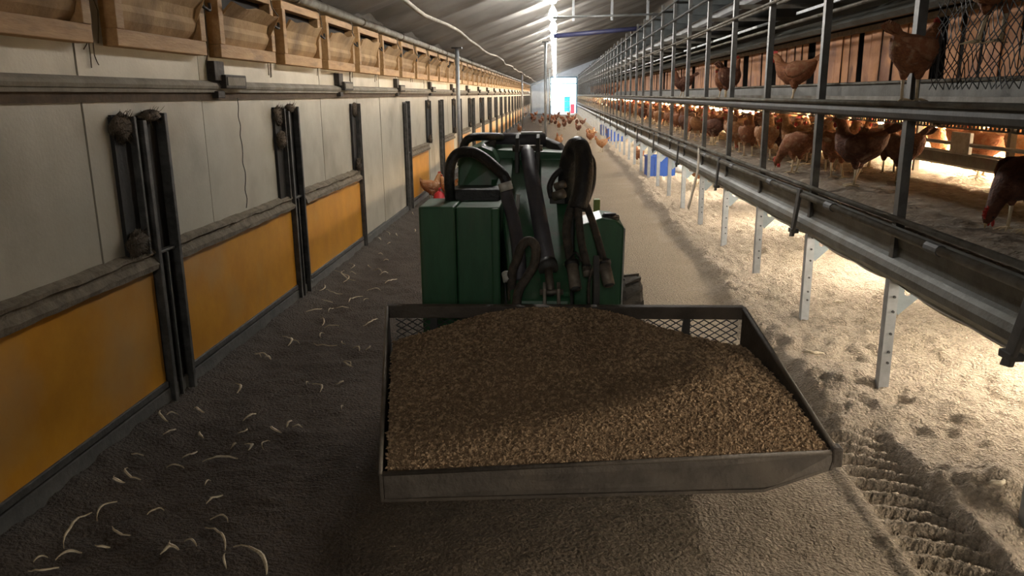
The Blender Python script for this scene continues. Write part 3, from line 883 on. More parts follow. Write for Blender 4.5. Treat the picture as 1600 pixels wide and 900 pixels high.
PA(MB().tube([(2.15, Y_A0, 2.2), (2.15, Y_A1, 2.2)], 0.016, 8), 'upper_pipe', 'galv_dirty', smooth=True)
PA(MB().tube([(1.72, Y_A0, 2.62), (1.72, Y_A1, 2.62)], 0.018, 8), 'upper_pipe', 'dark_metal', smooth=True)
PA(MB().tube([(1.73, Y_A0, 2.88), (1.73, Y_A1, 2.88)], 0.016, 8), 'top_pipe', 'dark_metal', smooth=True)
PA(MB().tube([(2.3, Y_A0, 2.7), (2.3, Y_A1, 2.7)], 0.016, 8), 'perch_pipe', 'dark_metal', smooth=True)
PA(MB().box(3.1, 3.14, Y_A0, Y_A1, 2.53, 2.98), 'top_partition', 'dark_metal')
for k, yy in enumerate(POSTS):
    PA(MB().box(1.74, 2.9, yy - 0.012, yy + 0.012, 2.38, 2.42), 'cross_arm', 'galv_dirty')
    PA(MB().box(1.86, 4.18, yy - 0.015, yy + 0.015, 1.43, 1.46), 'cross_arm', 'galv_dirty')
# diamond wire netting at the near end
b = MB()
for j in range(-14, 26):
    for sgn in (1, -1):
        pts = []
        for kk in range(0, 15):
            z = 1.60 + 0.028 * kk
            y_ = 2.72 + j * 0.052 + sgn * 0.026 * kk + 0.35
            if 2.76 < y_ < 3.98 and z < 1.60 + 0.40:
                pts.append((1.78 + 0.01 * math.sin(j + kk), y_, z))
        if len(pts) > 1:
            b.tube(pts, 0.0022, 4, caps=False)
o = PA(b, 'wire_netting', 'dark_metal'); o['kind'] = 'stuff'

# plastic strip dangling from the trough
pts = [(1.70, 9.55, 0.955), (1.668, 9.42, 0.965), (1.655, 9.32, 0.88), (1.652, 9.30, 0.74), (1.655, 9.42, 0.60), (1.66, 9.62, 0.44), (1.665, 9.80, 0.29), (1.67, 9.98, 0.17)]
b = MB(); rg = []
for i_, p in enumerate(pts):
    w = 0.06
    rg.append([(p[0] - 0.002, p[1] - w, p[2]), (p[0] - 0.002, p[1] + w, p[2] + 0.02), (p[0] + 0.002, p[1] + w, p[2] + 0.02), (p[0] + 0.002, p[1] - w, p[2])])
b.rings(rg)
tag(b.build('plastic_strip', 'strip_plastic', smooth=True), 'pale plastic strip dangling in a curve from the aviary trough', 'strip')

# tube lamps under and inside the lower tier
def tube_lamp(x, y, z, m, lab, grp, r):
    t = thing('tube_lamp', lab, 'lamp', (x, y, z), group=grp)
    MB().tube([(0, -0.62, 0), (0, 0.62, 0)], r, 8).build('tube', m, t, smooth=True)
    MB().tube([(0, -0.66, 0), (0, -0.62, 0)], r * 1.25, 8).build('end_cap', 'pale_label', t, smooth=True)
    MB().tube([(0, 0.62, 0), (0, 0.66, 0)], r * 1.25, 8).build('end_cap', 'pale_label', t, smooth=True)
    MB().box(-r, r, -0.58, 0.58, r * 1.0, r * 1.0 + 0.02).build('batten', 'galv_dirty', t)
for k in range(46):
    yy = 1.4 + 1.365 * k
    if yy > 62: break
    if k % 2 == 0:
        tube_lamp(2.95, yy, 0.75, 'tube_under', 'warm white tube lamp under the lower aviary deck lighting the litter', 'tube lamps below the deck', 0.016)
    if k >= 3: tube_lamp(3.62, yy, 1.235, 'tube_tier', ('warm glowing tube lamp behind the hens, %s from the camera inside the lower tier' % ORD[k - 3]) if k < 17 else 'far glowing tube lamp inside the lower aviary tier', 'tube lamps inside the lower tier', 0.03)

# ------------------------------------------------------------------ hens
def hen_body(pose):
    # (x, z, half width, half height)
    tailpart = [(-.150, .325, .008, .010), (-.135, .305, .028, .026), (-.110, .276, .054, .050), (-.070, .245, .078, .076), (-.015, .222, .091, .092)]
    if pose == 'up':
        S = tailpart + [(.040, .222, .088, .090), (.082, .250, .066, .068), (.098, .290, .047, .046), (.104, .325, .035, .034), (.112, .355, .029, .028), (.128, .378, .028, .026), (.148, .380, .021, .019), (.163, .374, .008, .008)]
    elif pose == 'peck':
        S = tailpart + [(.042, .208, .087, .086), (.092, .190, .062, .062), (.124, .162, .045, .043), (.146, .132, .034, .032), (.162, .104, .028, .027), (.176, .080, .027, .025), (.187, .060, .020, .018), (.194, .046, .008, .008)]
    else:
        S = tailpart + [(.043, .220, .088, .088), (.092, .244, .063, .063), (.115, .276, .045, .043), (.127, .304, .034, .033), (.139, .329, .029, .028), (.157, .348, .028, .026), (.177, .346, .021, .019), (.192, .338, .008, .008)]
    n = 12; rg = []
    for i in range(len(S)):
        a = S[max(i - 1, 0)]; c = S[min(i + 1, len(S) - 1)]
        t = Vector((c[0] - a[0], 0, c[1] - a[1])).normalized()
        up = Vector((-t.z, 0, t.x))
        x, z, w, h = S[i]
        rg.append([Vector((x, 0, z)) + up * (h * math.sin(2 * PI * k / n)) + Vector((0, w * math.cos(2 * PI * k / n), 0)) for k in range(n)])
    return MB().rings(rg), S
HEN = {}
def hen_meshes():
    for pose in ('up', 'peck', 'look'):
        for colr in ('chestnut', 'dark', 'tan'):
            b, S = hen_body(pose)
            # feathered thighs belong to the body
            for sy in (-1, 1):
                b.tube([(0.005, sy * 0.035, 0.20), (0.005, sy * 0.038, 0.155), (0.0, sy * 0.038, 0.118), (-0.003, sy * 0.038, 0.102)], [0.042, 0.033, 0.019, 0.009], 8)
            HEN[pose, colr, 'body'] = b.mesh('hen_body', 'hen_' + colr, True)
            w = {}
            for sy in (-1, 1):
                wb_ = MB(); rg = []
                for (x, z, hw, hh) in ((.062, .238, .006, .018), (.045, .240, .014, .046), (0, .240, .018, .058), (-.045, .247, .016, .050), (-.09, .263, .012, .033), (-.13, .280, .006, .014), (-.15, .288, .002, .004)):
                    off = 0.082 if x > -0.05 else 0.082 - (-0.05 - x) * 0.55
                    zz = z
                    rg.append([(x, sy * (off + hw * math.cos(2 * PI * k / 8)), zz + hh * math.sin(2 * PI * k / 8)) for k in range(8)])
                if sy < 0: rg = [r[::-1] for r in rg]
                w[sy] = wb_.rings(rg).mesh('wing', 'wing_' + colr, True)
            HEN[pose, colr, 'wing'] = w
            tb = MB()
            for j in range(7):
                a = (j - 3) * 0.085
                bx, bz = S[1][0], S[1][1]
                d = Vector((-0.86, math.sin(a) * 0.8, 0.50 - abs(a) * 0.6)).normalized()
                sd_ = Vector((0.35, 0, 0.6)).normalized()
                p0 = Vector((bx + 0.02, math.sin(a) * 0.03, bz)); p1 = p0 + d * 0.075; p2 = p0 + d * 0.115
                e = 0.003
                pts = []
                for s in (-e, e):
                    for p, ww in ((p0, .012), (p1, .019), (p2, .006)):
                        pts.append(p + sd_ * ww + Vector((0, s, 0))); pts.append(p - sd_ * ww + Vector((0, s, 0)))
                tb.poly(pts, [(0, 1, 3, 2), (2, 3, 5, 4), (6, 8, 9, 7), (8, 10, 11, 9), (0, 2, 8, 6), (2, 4, 10, 8), (1, 7, 9, 3), (3, 9, 11, 5), (4, 5, 11, 10)])
            HEN[pose, colr, 'tail'] = tb.mesh('tail', 'wing_' + colr)
        # comb, wattle, beak, eye follow the head
        hx, hz = S[-3][0], S[-3][1]; tx, tz = S[-1][0], S[-1][1]
        f = Vector((tx - hx, 0, tz - hz)).normalized(); u = Vector((-f.z, 0, f.x))
        H0 = Vector((hx, 0, hz))
        outl = [(-.022, .016), (-.024, .034), (-.016, .030), (-.012, .044), (-.004, .034), (.002, .046), (.010, .033), (.017, .038), (.024, .022), (.028, .010), (.0, .012)]
        cb = MB(); nn = len(outl)
        pts = [H0 + f * a + u * c + Vector((0, s, 0)) for s in (-.0035, .0035) for a, c in outl]
        cb.poly(pts, [tuple(range(nn))[::-1], tuple(range(nn, 2 * nn))] + [(k, (k + 1) % nn, nn + (k + 1) % nn, nn + k) for k in range(nn)])
        HEN[pose, 'comb'] = cb.mesh('comb', 'comb_red')
        wt = MB()
        for sy in (-1, 1):
            c = H0 + f * 0.022 - u * 0.026 + Vector((0, sy * 0.009, 0))
            wt.ellipsoid(c, (.009, .005, .017), 8, 5)
        HEN[pose, 'wattle'] = wt.mesh('wattle', 'comb_red', True)
        HEN[pose, 'beak'] = MB().tube([H0 + f * 0.024, H0 + f * 0.042 - u * 0.002, H0 + f * 0.056 - u * 0.008], [.010, .0065, .001], 6).mesh('beak', 'beak_horn', True)
        ey = MB()
        for sy in (-1, 1):
            ey.ellipsoid(H0 + f * 0.010 + u * 0.005 + Vector((0, sy * 0.0225, 0)), (.004, .003, .004), 6, 4)
        HEN[pose, 'eye'] = ey.mesh('eye', 'eye_dark', True)
    lg = MB()
    lg.tube([(-.003, 0, .108), (-.001, 0, .06), (.004, 0, .012)], [.009, .0065, .007], 7)
    for a in (-.45, 0, .45):
        lg.tube([(.004, 0, .012), (.03 * math.cos(a), .03 * math.sin(a), .010), (.06 * math.cos(a), .06 * math.sin(a), .003)], [.0065, .0055, .002], 5)
    lg.tube([(.004, 0, .012), (-.028, 0, .003)], [.006, .002], 5)
    HEN['leg'] = lg.mesh('leg', 'leg_yellow', True)
    # leg stepping forward
    lg = MB()
    lg.tube([(-.003, 0, .108), (.012, 0, .06), (.026, 0, .012)], [.009, .0065, .007], 7)
    for a in (-.45, 0, .45):
        lg.tube([(.026, 0, .012), (.026 + .03 * math.cos(a), .03 * math.sin(a), .010), (.026 + .06 * math.cos(a), .06 * math.sin(a), .003)], [.0065, .0055, .002], 5)
    lg.tube([(.026, 0, .012), (-.006, 0, .003)], [.006, .002], 5)
    HEN['leg_step'] = lg.mesh('leg', 'leg_yellow', True)
hen_meshes()
def hen(x, y, z, rz, pose='up', colr='chestnut', label=None, group=None, scale=1.0, detail=2):
    o = thing('hen', label, 'hen', (x, y, z), rz, group)
    o.scale = (scale,) * 3
    o['look'] = {'chestnut': 'chestnut', 'dark': 'dark brown', 'tan': 'tan'}[colr] + {'up': ' upright', 'peck': ' pecking', 'look': ' leaning'}[pose]
    link('body', HEN[pose, colr, 'body'], o)
    link('leg', HEN['leg'], o, (0, 0.038, 0)); link('leg', HEN['leg_step' if (int(x * 97 + y * 31) % 2) else 'leg'], o, (0, -0.038, 0))
    link('comb', HEN[pose, 'comb'], o)
    if detail > 0:
        link('tail', HEN[pose, colr, 'tail'], o)
        link('wing', HEN[pose, colr, 'wing'][1], o); link('wing', HEN[pose, colr, 'wing'][-1], o)
        link('beak', HEN[pose, 'beak'], o); link('wattle', HEN[pose, 'wattle'], o)
    if detail > 1:
        link('eye', HEN[pose, 'eye'], o)
    return o
q = random.Random(99)
# conspicuous hens of the lower tier
hen(2.02, 5.42, deck_z(2.02, 5.42), 2.5, 'up', 'dark', 'dark brown hen standing alone at the front edge of the lower tier', scale=1.16)
hen(2.13, 6.15, deck_z(2.13, 6.15), 0.5, 'look', 'chestnut', 'plump chestnut hen turned away, just left of the dark front hen', scale=1.16)
hen(2.12, 3.70, deck_z(2.12, 3.70), 3.6, 'peck', 'dark', 'dark hen cut off by the right picture edge on the lower tier', scale=1.12)
hen(2.10, 7.0, deck_z(2.10, 7.0), 2.9, 'up', 'tan', 'tan hen with raised head beside the third post of the lower tier', scale=1.12)
hen(2.45, 5.75, deck_z(2.45, 5.75), 1.9, 'look', 'dark', 'dark hen behind the plump chestnut hen on the lower tier', scale=1.1)
used = []
def circles(x, y, rz):
    c_, s_ = math.cos(rz), math.sin(rz)
    return [(x + 0.095 * c_, y + 0.095 * s_), (x, y), (x - 0.105 * c_, y - 0.105 * s_)]
for o in [o for o in COL.objects if o.name.startswith('hen') and o.parent is None]:
    used += circles(o.location.x, o.location.y, o.rotation_euler.z)
def scatter(n, x0, x1, y0, y1, dmin, power=1.0):
    out = []; tries = 0
    while len(out) < n and tries < n * 80:
        tries += 1
        x = q.uniform(x0, x1); y = y0 + (y1 - y0) * q.random() ** power; rz = q.uniform(0, 2 * PI)
        cs = circles(x, y, rz)
        if any(a < x0 - 0.02 or a > x1 + 0.02 for a, _ in cs): continue
        if all((cx_ - a) ** 2 + (cy_ - b_) ** 2 > dmin ** 2 for cx_, cy_ in cs for a, b_ in used):
            used.extend(cs); out.append((x, y, rz))
    return out
def flock(pts, z, label, group, cols, s0=0.98, s1=1.1, poses=('up', 'up', 'look', 'peck'), det=1):
    for x, y, rz in pts:
        hen(x, y, z(x, y) if callable(z) else z, rz, q.choice(poses), q.choice(cols), label, group, q.uniform(s0, s1), det if y < 16 else (1 if y < 30 else 0))
flock(scatter(132, 1.88, 2.82, 6.3, 28, 0.19, 1.45), deck_z, 'brown hen in the crowd between the trough and the feeder', 'hens on the lower tier', ('chestnut', 'dark', 'chestnut', 'tan', 'dark'), poses=('up', 'up', 'up', 'look', 'peck'))
flock(scatter(40, 3.18, 3.52, 3.4, 12, 0.19)  + scatter(24, 3.72, 4.08, 3.6, 17, 0.19, 1.2), deck_z, 'brightly lit tan hen behind the feeder of the lower tier', 'hens behind the feeder', ('tan', 'tan', 'chestnut'))
flock(scatter(24, 1.92, 2.8, 30, 60, 0.3), deck_z, 'tiny far hen on the lower tier towards the end wall', 'far hens on the lower tier', ('chestnut', 'dark', 'tan'))
# upper tier
hen(2.2, 7.62, 1.50, 2.7, 'look', 'chestnut', 'chestnut hen standing on the upper tier before the nest curtains', scale=1.2)
hen(1.70, 4.0, 1.545, 0.6, 'look', 'chestnut', 'hen crouching on the upper trough behind the second near post', scale=1.0)
hen(1.80, 3.50, 1.78, 3.5, 'up', 'chestnut', 'hen perched highest in the upper right corner of the picture', scale=1.15)
hen(1.95, 12.6, 1.50, 3.3, 'up', 'dark', 'dark hen on the upper tier farthest left before the nests', scale=1.1)
hen(2.0, 9.5, 1.50, 0.8, 'up', 'dark', 'dark hen with raised head in the middle of the upper tier', scale=1.2)
hen(2.1, 10.3, 1.50, 4.0, 'look', 'chestnut', 'chestnut hen just behind the dark upper tier hen', scale=1.1)
flock(scatter(14, 1.88, 2.24, 13, 40, 0.3), 1.50, 'small hen in the dim far part of the upper tier', 'far hens on the upper tier', ('dark', 'chestnut'))
# hens on the floor
hen(0.10, 24.0, ground(.1, 24), 4.4, 'up', 'tan', 'tan hen walking alone in the middle of the aisle beyond the loader', scale=1.15)
hen(1.30, 22.5, ground(1.3, 22.5), 3.5, 'look', 'tan', 'tan hen at the litter edge nearest to the loader hoses', scale=1.15)
hen(1.15, 26.5, ground(1.15, 26.5), 2.5, 'up', 'chestnut', 'chestnut hen of the small group at the litter edge', scale=1.1)
hen(1.30, 29.0, ground(1.3, 29.0), 1.0, 'look', 'tan', 'tan hen at the back of the small group at the litter edge', scale=1.1)
hen(1.85, 17.8, ground(1.85, 17.8), 2.0, 'up', 'chestnut', 'chestnut hen under the aviary left of the blue crates', scale=1.1)
hen(2.42, 13.6, ground(2.42, 13.6), 2.6, 'up', 'tan', 'tan hen under the aviary right of the hanging plastic strip', scale=1.1)
hen(-1.86, 11.75, ground(-1.86, 11.75), 0.6, 'up', 'tan', 'left one of two hens beside the red drinker by the wall', scale=1.1)
hen(-1.58, 11.7, ground(-1.58, 11.7), 2.4, 'look', 'tan', 'right one of two hens beside the red drinker by the wall', scale=1.1)
flock(scatter(32, -1.65, 1.5, 32, 62, 0.5), ground, 'tiny dark hen on the floor near the far end wall', 'far hens on the floor', ('dark', 'dark', 'chestnut'))
flock(scatter(10, 1.86, 2.6, 18, 40, 0.35), ground, 'small hen on the litter under the aviary', 'hens under the aviary', ('tan', 'chestnut'))

# label every hen of the near crowds by its bay, look and place in the bay
def bay(y):
    k = max(i_ for i_, p in enumerate(POSTS) if p <= y) if y >= POSTS[0] else 0
    return k
for grp, where, ymax in (('hens on the lower tier', 'in the %s bay of the lower tier, %s from the trough', 19.0), ('hens behind the feeder', 'behind the feeder in the %s bay, %s from the trough', 19.0)):
    byb = {}
    for o in [o for o in COL.objects if o.get('group') == grp and o.location.y < ymax]:
        byb.setdefault(bay(o.location.y), []).append(o)
    for k, L_ in byb.items():
        L_.sort(key=lambda o: o.location.x)
        for r_, o in enumerate(L_):
            o['label'] = '%s hen %s' % (o['look'], where % (ORD[min(k, 19)], ORD[min(r_, 19)]))
# ------------------------------------------------------------------ red drinker, blue crates, sack
t = thing('drinker', 'red bell drinker on the floor behind the left side of the loader', 'drinker', (-1.72, 11.62, ground(-1.72, 11.62)))
rg = [[(r * math.cos(2 * PI * k / 18), r * math.sin(2 * PI * k / 18), z) for k in range(18)] for r, z in ((.15, 0), (.17, .01), (.175, .06), (.16, .065), (.15, .03), (.10, .03), (.095, .10), (.075, .17), (.03, .21))]
MB().rings(rg).build('bowl', 'red_plastic', t, smooth=True)
MB().tube([(0, 0, .20), (0, 0, .245), (.03, 0, .26)], .012, 8).build('handle', 'red_plastic', t, smooth=True)

def crate(x, y, w, d, h, lab, grp=None):
    t = thing('blue_crate', lab, 'crate', (x, y, max(0.0, ground(x, y) - 0.01)), 0.08, grp)
    b = MB(); b.box(-w / 2, w / 2, -d / 2, d / 2, 0, 0.015); b.box(-w / 2, w / 2, -d / 2, -d / 2 + 0.015, 0, h); b.box(-w / 2, w / 2, d / 2 - 0.015, d / 2, 0, h)
    b.box(-w / 2, -w / 2 + 0.015, -d / 2, d / 2, 0, h); b.box(w / 2 - 0.015, w / 2, -d / 2, d / 2, 0, h)
    b.build('body', 'blue_plastic', t, bev=0.004)
    MB().box(-w / 2 - 0.012, w / 2 + 0.012, -d / 2 - 0.012, -d / 2 + 0.005, h - 0.04, h).box(-w / 2 - 0.012, w / 2 + 0.012, d / 2 - 0.005, d / 2 + 0.012, h - 0.04, h).box(-w / 2 - 0.012, -w / 2 + 0.005, -d / 2, d / 2, h - 0.04, h).box(w / 2 - 0.005, w / 2 + 0.012, -d / 2, d / 2, h - 0.04, h).build('rim', 'blue_plastic', t, bev=0.004)
    for xx in (-w / 4, w / 4):
        MB().box(xx - 0.012, xx + 0.012, -d / 2 - 0.01, -d / 2 + 0.002, 0.01, h - 0.04).build('rib', 'blue_plastic', t)
crate(2.03, 15.6, 0.52, 0.42, 0.40, 'larger blue plastic crate standing under the aviary')
crate(2.78, 17.6, 0.42, 0.40, 0.34, 'smaller blue plastic crate partly hidden right of the white sack')
crate(1.98, 27.0, 0.5, 0.4, 0.42, 'small far blue crate under the aviary, nearer one of the far pair', None)
crate(2.0, 31.0, 0.5, 0.4, 0.42, 'small far blue crate under the aviary, farther one of the far pair', None)
b = lump((0, 0, 0.15), (0.22, 0.17, 0.17), 77, 14, 9, 0.12)
o = b.build('white_sack', 'white_sack', smooth=True, loc=(2.46, 16.0, ground(2.46, 16.0) - 0.01)); tag(o, 'white sack lying next to the blue crate under the aviary', 'sack')

# ------------------------------------------------------------------ loader
LX0, LY0 = -0.18, 4.6
ld = thing('wheel_loader', 'small green wheel loader facing the camera with a loaded bucket in front', 'loader', (LX0, LY0, 0))
def PL(b, name, m, parent=None, **kw):
    b.v = [(p[0] - LX0, p[1] - LY0, p[2]) for p in b.v]
    return b.build(name, m, parent or ld, **kw)
# --- bucket (corners measured on the real thing)
FL = Vector((-0.642, 2.652, 0.230)); FR = Vector((1.087, 2.880, 0.235))
RL = Vector((-0.787, 3.560, 0.630)); RR = Vector((0.864, 3.560, 0.628))
BFL = Vector((-0.634, 2.628, 0.130)); BFR = Vector((1.065, 2.865, 0.165)); BFM = Vector((0.79, 2.755, 0.128))
BRL = Vector((-0.77, 3.56, 0.10)); BRR = Vector((0.855, 3.56, 0.10))
def slab(pts, d):
    n = len(pts); d = Vector(d)
    P2 = [Vector(p) for p in pts] + [Vector(p) + d for p in pts]
    return MB().poly(P2, [tuple(range(n))[::-1], tuple(range(n, 2 * n))] + [(k, (k + 1) % n, n + (k + 1) % n, n + k) for k in range(n)])
bk = PL(slab([BFL, BFM, BFR, BRR, BRL], (0, 0, 0.012)), 'bucket', 'bucket_steel')
bk['label'] = 'wide dark steel loader bucket heaped with brown material'
PL(slab([BFL, BFM, BFR, FR, FL], (0, 0.014, 0.0)), 'front_lip', 'bucket_steel', bk, bev=0.004)
PL(MB().tube([FL + Vector((0, 0.006, 0)), FR + Vector((0, 0.006, 0))], 0.010, 8), 'lip_edge', 'bucket_steel', bk, smooth=True)
# side plates
PL(slab([BFL, FL, RL, BRL], (-0.014, 0, 0)), 'side_plate', 'bucket_steel', bk, bev=0.003)
PL(slab([BFR, FR, RR, BRR], (0.014, 0, 0)), 'side_plate', 'bucket_steel', bk, bev=0.003)
PL(MB().tube([FL + Vector((-.007, 0, 0)), RL + Vector((-.007, 0, 0))], 0.009, 6), 'side_rim', 'rod_steel', bk, smooth=True)
PL(MB().tube([FR + Vector((.007, 0, 0)), RR + Vector((.007, 0, 0))], 0.011, 6), 'side_rim', 'bucket_steel', bk, smooth=True)
PL(MB().box(FR.x - 0.012, FR.x + 0.03, FR.y - 0.01, FR.y + 0.05, FR.z - 0.06, FR.z + 0.02), 'corner_block', 'bucket_steel', bk, bev=0.008)
# rear: lower plate, top bar, guard mesh, brackets
PL(slab([BRL, BRR, BRR + Vector((0, .02, .30)), BRL + Vector((0, .02, .30))], (0, 0.014, 0)), 'rear_plate', 'bucket_steel', bk)
PL(MB().hexa([RL + Vector((-.014, 0, -.055)), RR + Vector((.014, 0, -.055)), RR + Vector((.014, .05, -.055)), RL + Vector((-.014, .05, -.055)),
              RL + Vector((-.014, 0, 0.005)), RR + Vector((.014, 0, 0.005)), RR + Vector((.014, .05, 0.005)), RL + Vector((-.014, .05, 0.005))]), 'top_bar', 'bucket_steel', bk, bev=0.006)
for x in (-0.59, -0.2, 0.2, 0.60):
    PL(MB().hexa([(x - 0.02, 3.575, 0.38), (x + 0.03, 3.575, 0.38), (x + 0.03, 3.595, 0.38), (x - 0.02, 3.595, 0.38), (x, 3.565, 0.58), (x + 0.03, 3.565, 0.58), (x + 0.03, 3.585, 0.58), (x, 3.585, 0.58)]), 'guard_bracket', 'loader_dark', bk)
b = MB()
for j in range(-6, 40):
    for sg in (1, -1):
        x0 = -0.76 + j * 0.052
        pts = [(x0 + sg * 0.026 * k_, 3.585, 0.38 + 0.0155 * k_) for k_ in range(0, 13)]
        pts = [p for p in pts if -0.775 < p[0] < 0.855]
        if len(pts) > 1: b.tube(pts, 0.0032, 4, caps=False)
o = PL(b, 'mesh_guard', 'loader_dark', bk); o['kind'] = 'stuff'

# --- front mudguards and panels
PL(MB().box(-0.705, -0.515, 4.0, 4.35, 0.33, 1.045), 'left_mudguard', 'loader_green', bev=0.012)
PL(MB().box(-0.513, -0.285, 4.012, 4.3, 0.33, 1.04), 'front_panel', 'loader_green', bev=0.01)
PL(MB().box(-0.33, -0.285, 3.995, 4.1, 0.33, 1.035), 'panel_rib', 'loader_green', bev=0.01)
PL(MB().tube([(-0.475, 4.035, 0.60), (-0.475, 4.02, 0.60)], 0.016, 12), 'panel_bolt', 'rod_steel')
PL(slab([(0.10, 4.05, 0.40), (0.345, 4.05, 0.40), (0.358, 4.05, 0.925), (0.305, 4.05, 0.968), (0.24, 4.05, 0.975), (0.10, 4.05, 0.93)], (0, 0.3, 0)), 'right_mudguard', 'loader_green', bev=0.012)
PL(slab([(0.345, 4.046, 0.42), (0.353, 4.046, 0.42), (0.362, 4.046, 0.92), (0.354, 4.046, 0.925)], (0, 0.02, 0)), 'edge_strip', 'pale_label')
PL(MB().tube([(0.285, 4.12, 0.955), (0.285, 4.12, 0.99)], 0.035, 12).tube([(0.25, 4.10, 0.975), (0.33, 4.13, 0.965)], 0.016, 8), 'latch', 'hose_black', smooth=True)
PL(slab([(-0.56, 4.5, 1.06), (-0.325, 4.5, 1.06), (-0.325, 4.52, 1.22), (-0.36, 4.55, 1.29), (-0.43, 4.58, 1.315), (-0.56, 4.55, 1.25)], (0, 0.35, 0.02)), 'valve_hood', 'loader_green', bev=0.012)
PL(MB().box(-0.57, -0.30, 4.28, 4.5, 0.4, 1.10), 'shade_block', 'hose_black', bev=0.01)  # black filler standing in for the shadow beneath the hood
# --- lift arm
arm = PL(MB().hexa([(-0.215, 3.70, 0.38), (0.075, 3.70, 0.38), (0.068, 4.95, 0.98), (-0.37, 4.95, 0.98),
                    (-0.215, 3.72, 0.62), (0.075, 3.72, 0.62), (0.068, 4.86, 1.255), (-0.37, 4.86, 1.285)]), 'lift_arm', 'loader_green', bev=0.015)
PL(MB().hexa([(-0.075, 3.74, 0.635), (0.07, 3.74, 0.635), (0.066, 4.84, 1.26), (-0.09, 4.84, 1.27),
              (-0.075, 3.73, 0.66), (0.07, 3.73, 0.66), (0.066, 4.82, 1.285), (-0.09, 4.82, 1.295)]), 'arm_flange', 'loader_green', arm, bev=0.006)
PL(MB().hexa([(-0.365, 4.35, 1.0), (-0.25, 4.35, 1.0), (-0.25, 4.86, 1.28), (-0.365, 4.86, 1.28),
              (-0.365, 4.33, 1.03), (-0.25, 4.33, 1.03), (-0.25, 4.84, 1.31), (-0.365, 4.84, 1.31)]), 'arm_flange', 'loader_green', arm, bev=0.006)
PL(MB().hexa([(-0.36, 4.70, 1.22), (0.06, 4.70, 1.22), (0.06, 4.9, 1.22), (-0.36, 4.9, 1.22),
              (-0.36, 4.72, 1.285), (0.06, 4.72, 1.265), (0.06, 4.9, 1.285), (-0.36, 4.9, 1.30)]), 'arm_head', 'loader_green', arm, bev=0.01)
PL(MB().tube([(-0.385, 4.9, 1.325), (-0.06, 4.9, 1.325)], 0.047, 16), 'cross_tube', 'cylinder_grey', arm, smooth=True)
PL(MB().box(-0.21, -0.08, 4.865, 4.935, 1.366, 1.378), 'pale_tube_top', 'pale_label', arm)  # pale strip along the top of the cross tube
PL(MB().hexa([(-0.56, 4.62, 1.24), (-0.36, 4.72, 1.24), (-0.36, 4.9, 1.24), (-0.5, 4.9, 1.24), (-0.48, 4.72, 1.30), (-0.36, 4.76, 1.35), (-0.36, 4.93, 1.36), (-0.45, 4.93, 1.31)]), 'arm_shoulder', 'loader_dark', arm, bev=0.01)
PL(MB().hexa([(-0.06, 4.78, 1.24), (0.07, 4.74, 1.24), (0.10, 4.9, 1.24), (-0.06, 4.93, 1.24), (-0.06, 4.85, 1.34), (0.02, 4.82, 1.31), (0.04, 4.9, 1.31), (-0.06, 4.93, 1.35)]), 'arm_shoulder', 'loader_dark', arm, bev=0.01)
for x in (-0.232, -0.112):
    PL(slab([(x, 4.54, 1.16), (x, 4.78, 1.26), (x, 4.74, 1.34), (x, 4.68, 1.375), (x, 4.62, 1.355), (x, 4.55, 1.28)], (0.022, 0, 0)), 'ear', 'loader_dark', arm, bev=0.004)
PL(MB().tube([(-0.25, 4.655, 1.295), (-0.075, 4.655, 1.295)], 0.018, 10), 'pin', 'rod_steel', arm, smooth=True)
# tilt cylinder
cyl = PL(MB().tube([(-0.167, 4.66, 1.285), (-0.158, 4.60, 1.258), (-0.036, 3.85, 0.762)], [0.034, 0.043, 0.043], 18), 'tilt_cylinder', 'cylinder_grey', smooth=True)
PL(MB().tube([(-0.040, 3.87, 0.776), (-0.033, 3.835, 0.752)], 0.050, 18), 'gland', 'loader_dark', cyl, smooth=True)
PL(MB().tube([(-0.036, 3.85, 0.758), (-0.020, 3.72, 0.655)], 0.021, 12), 'rod', 'rod_steel', cyl, smooth=True)
for x in (-0.06, 0.008):
    PL(slab([(x, 3.76, 0.55), (x, 3.76, 0.70), (x, 3.72, 0.715), (x, 3.68, 0.69), (x, 3.67, 0.55)], (0.018, 0, 0)), 'clevis', 'rod_steel', cyl, bev=0.004)
PL(MB().tube([(-0.075, 3.72, 0.665), (0.04, 3.72, 0.665)], 0.014, 10), 'clevis_pin', 'rod_steel', cyl, smooth=True)
PL(MB().tube([(-0.205, 4.25, 0.98), (-0.20, 4.25, 1.075)], 0.010, 8), 'light_gap', 'pale_label', cyl, smooth=True)  # pale rod painted in for the gap of light beside the cylinder
# quick coupler between arm and bucket
PL(MB().box(-0.34, 0.30, 3.61, 3.69, 0.20, 0.57), 'coupler_frame', 'loader_dark', bev=0.01)
PL(MB().tube([(-0.36, 3.70, 0.48), (0.33, 3.70, 0.48)], 0.03, 10), 'coupler_bar', 'rod_steel', smooth=True)
PL(slab([(0.185, 3.70, 0.55), (0.185, 3.78, 0.55), (0.185, 3.80, 0.80), (0.185, 3.76, 0.84), (0.185, 3.70, 0.70)], (0.03, 0, 0)), 'coupler_plate', 'loader_dark', bev=0.004)
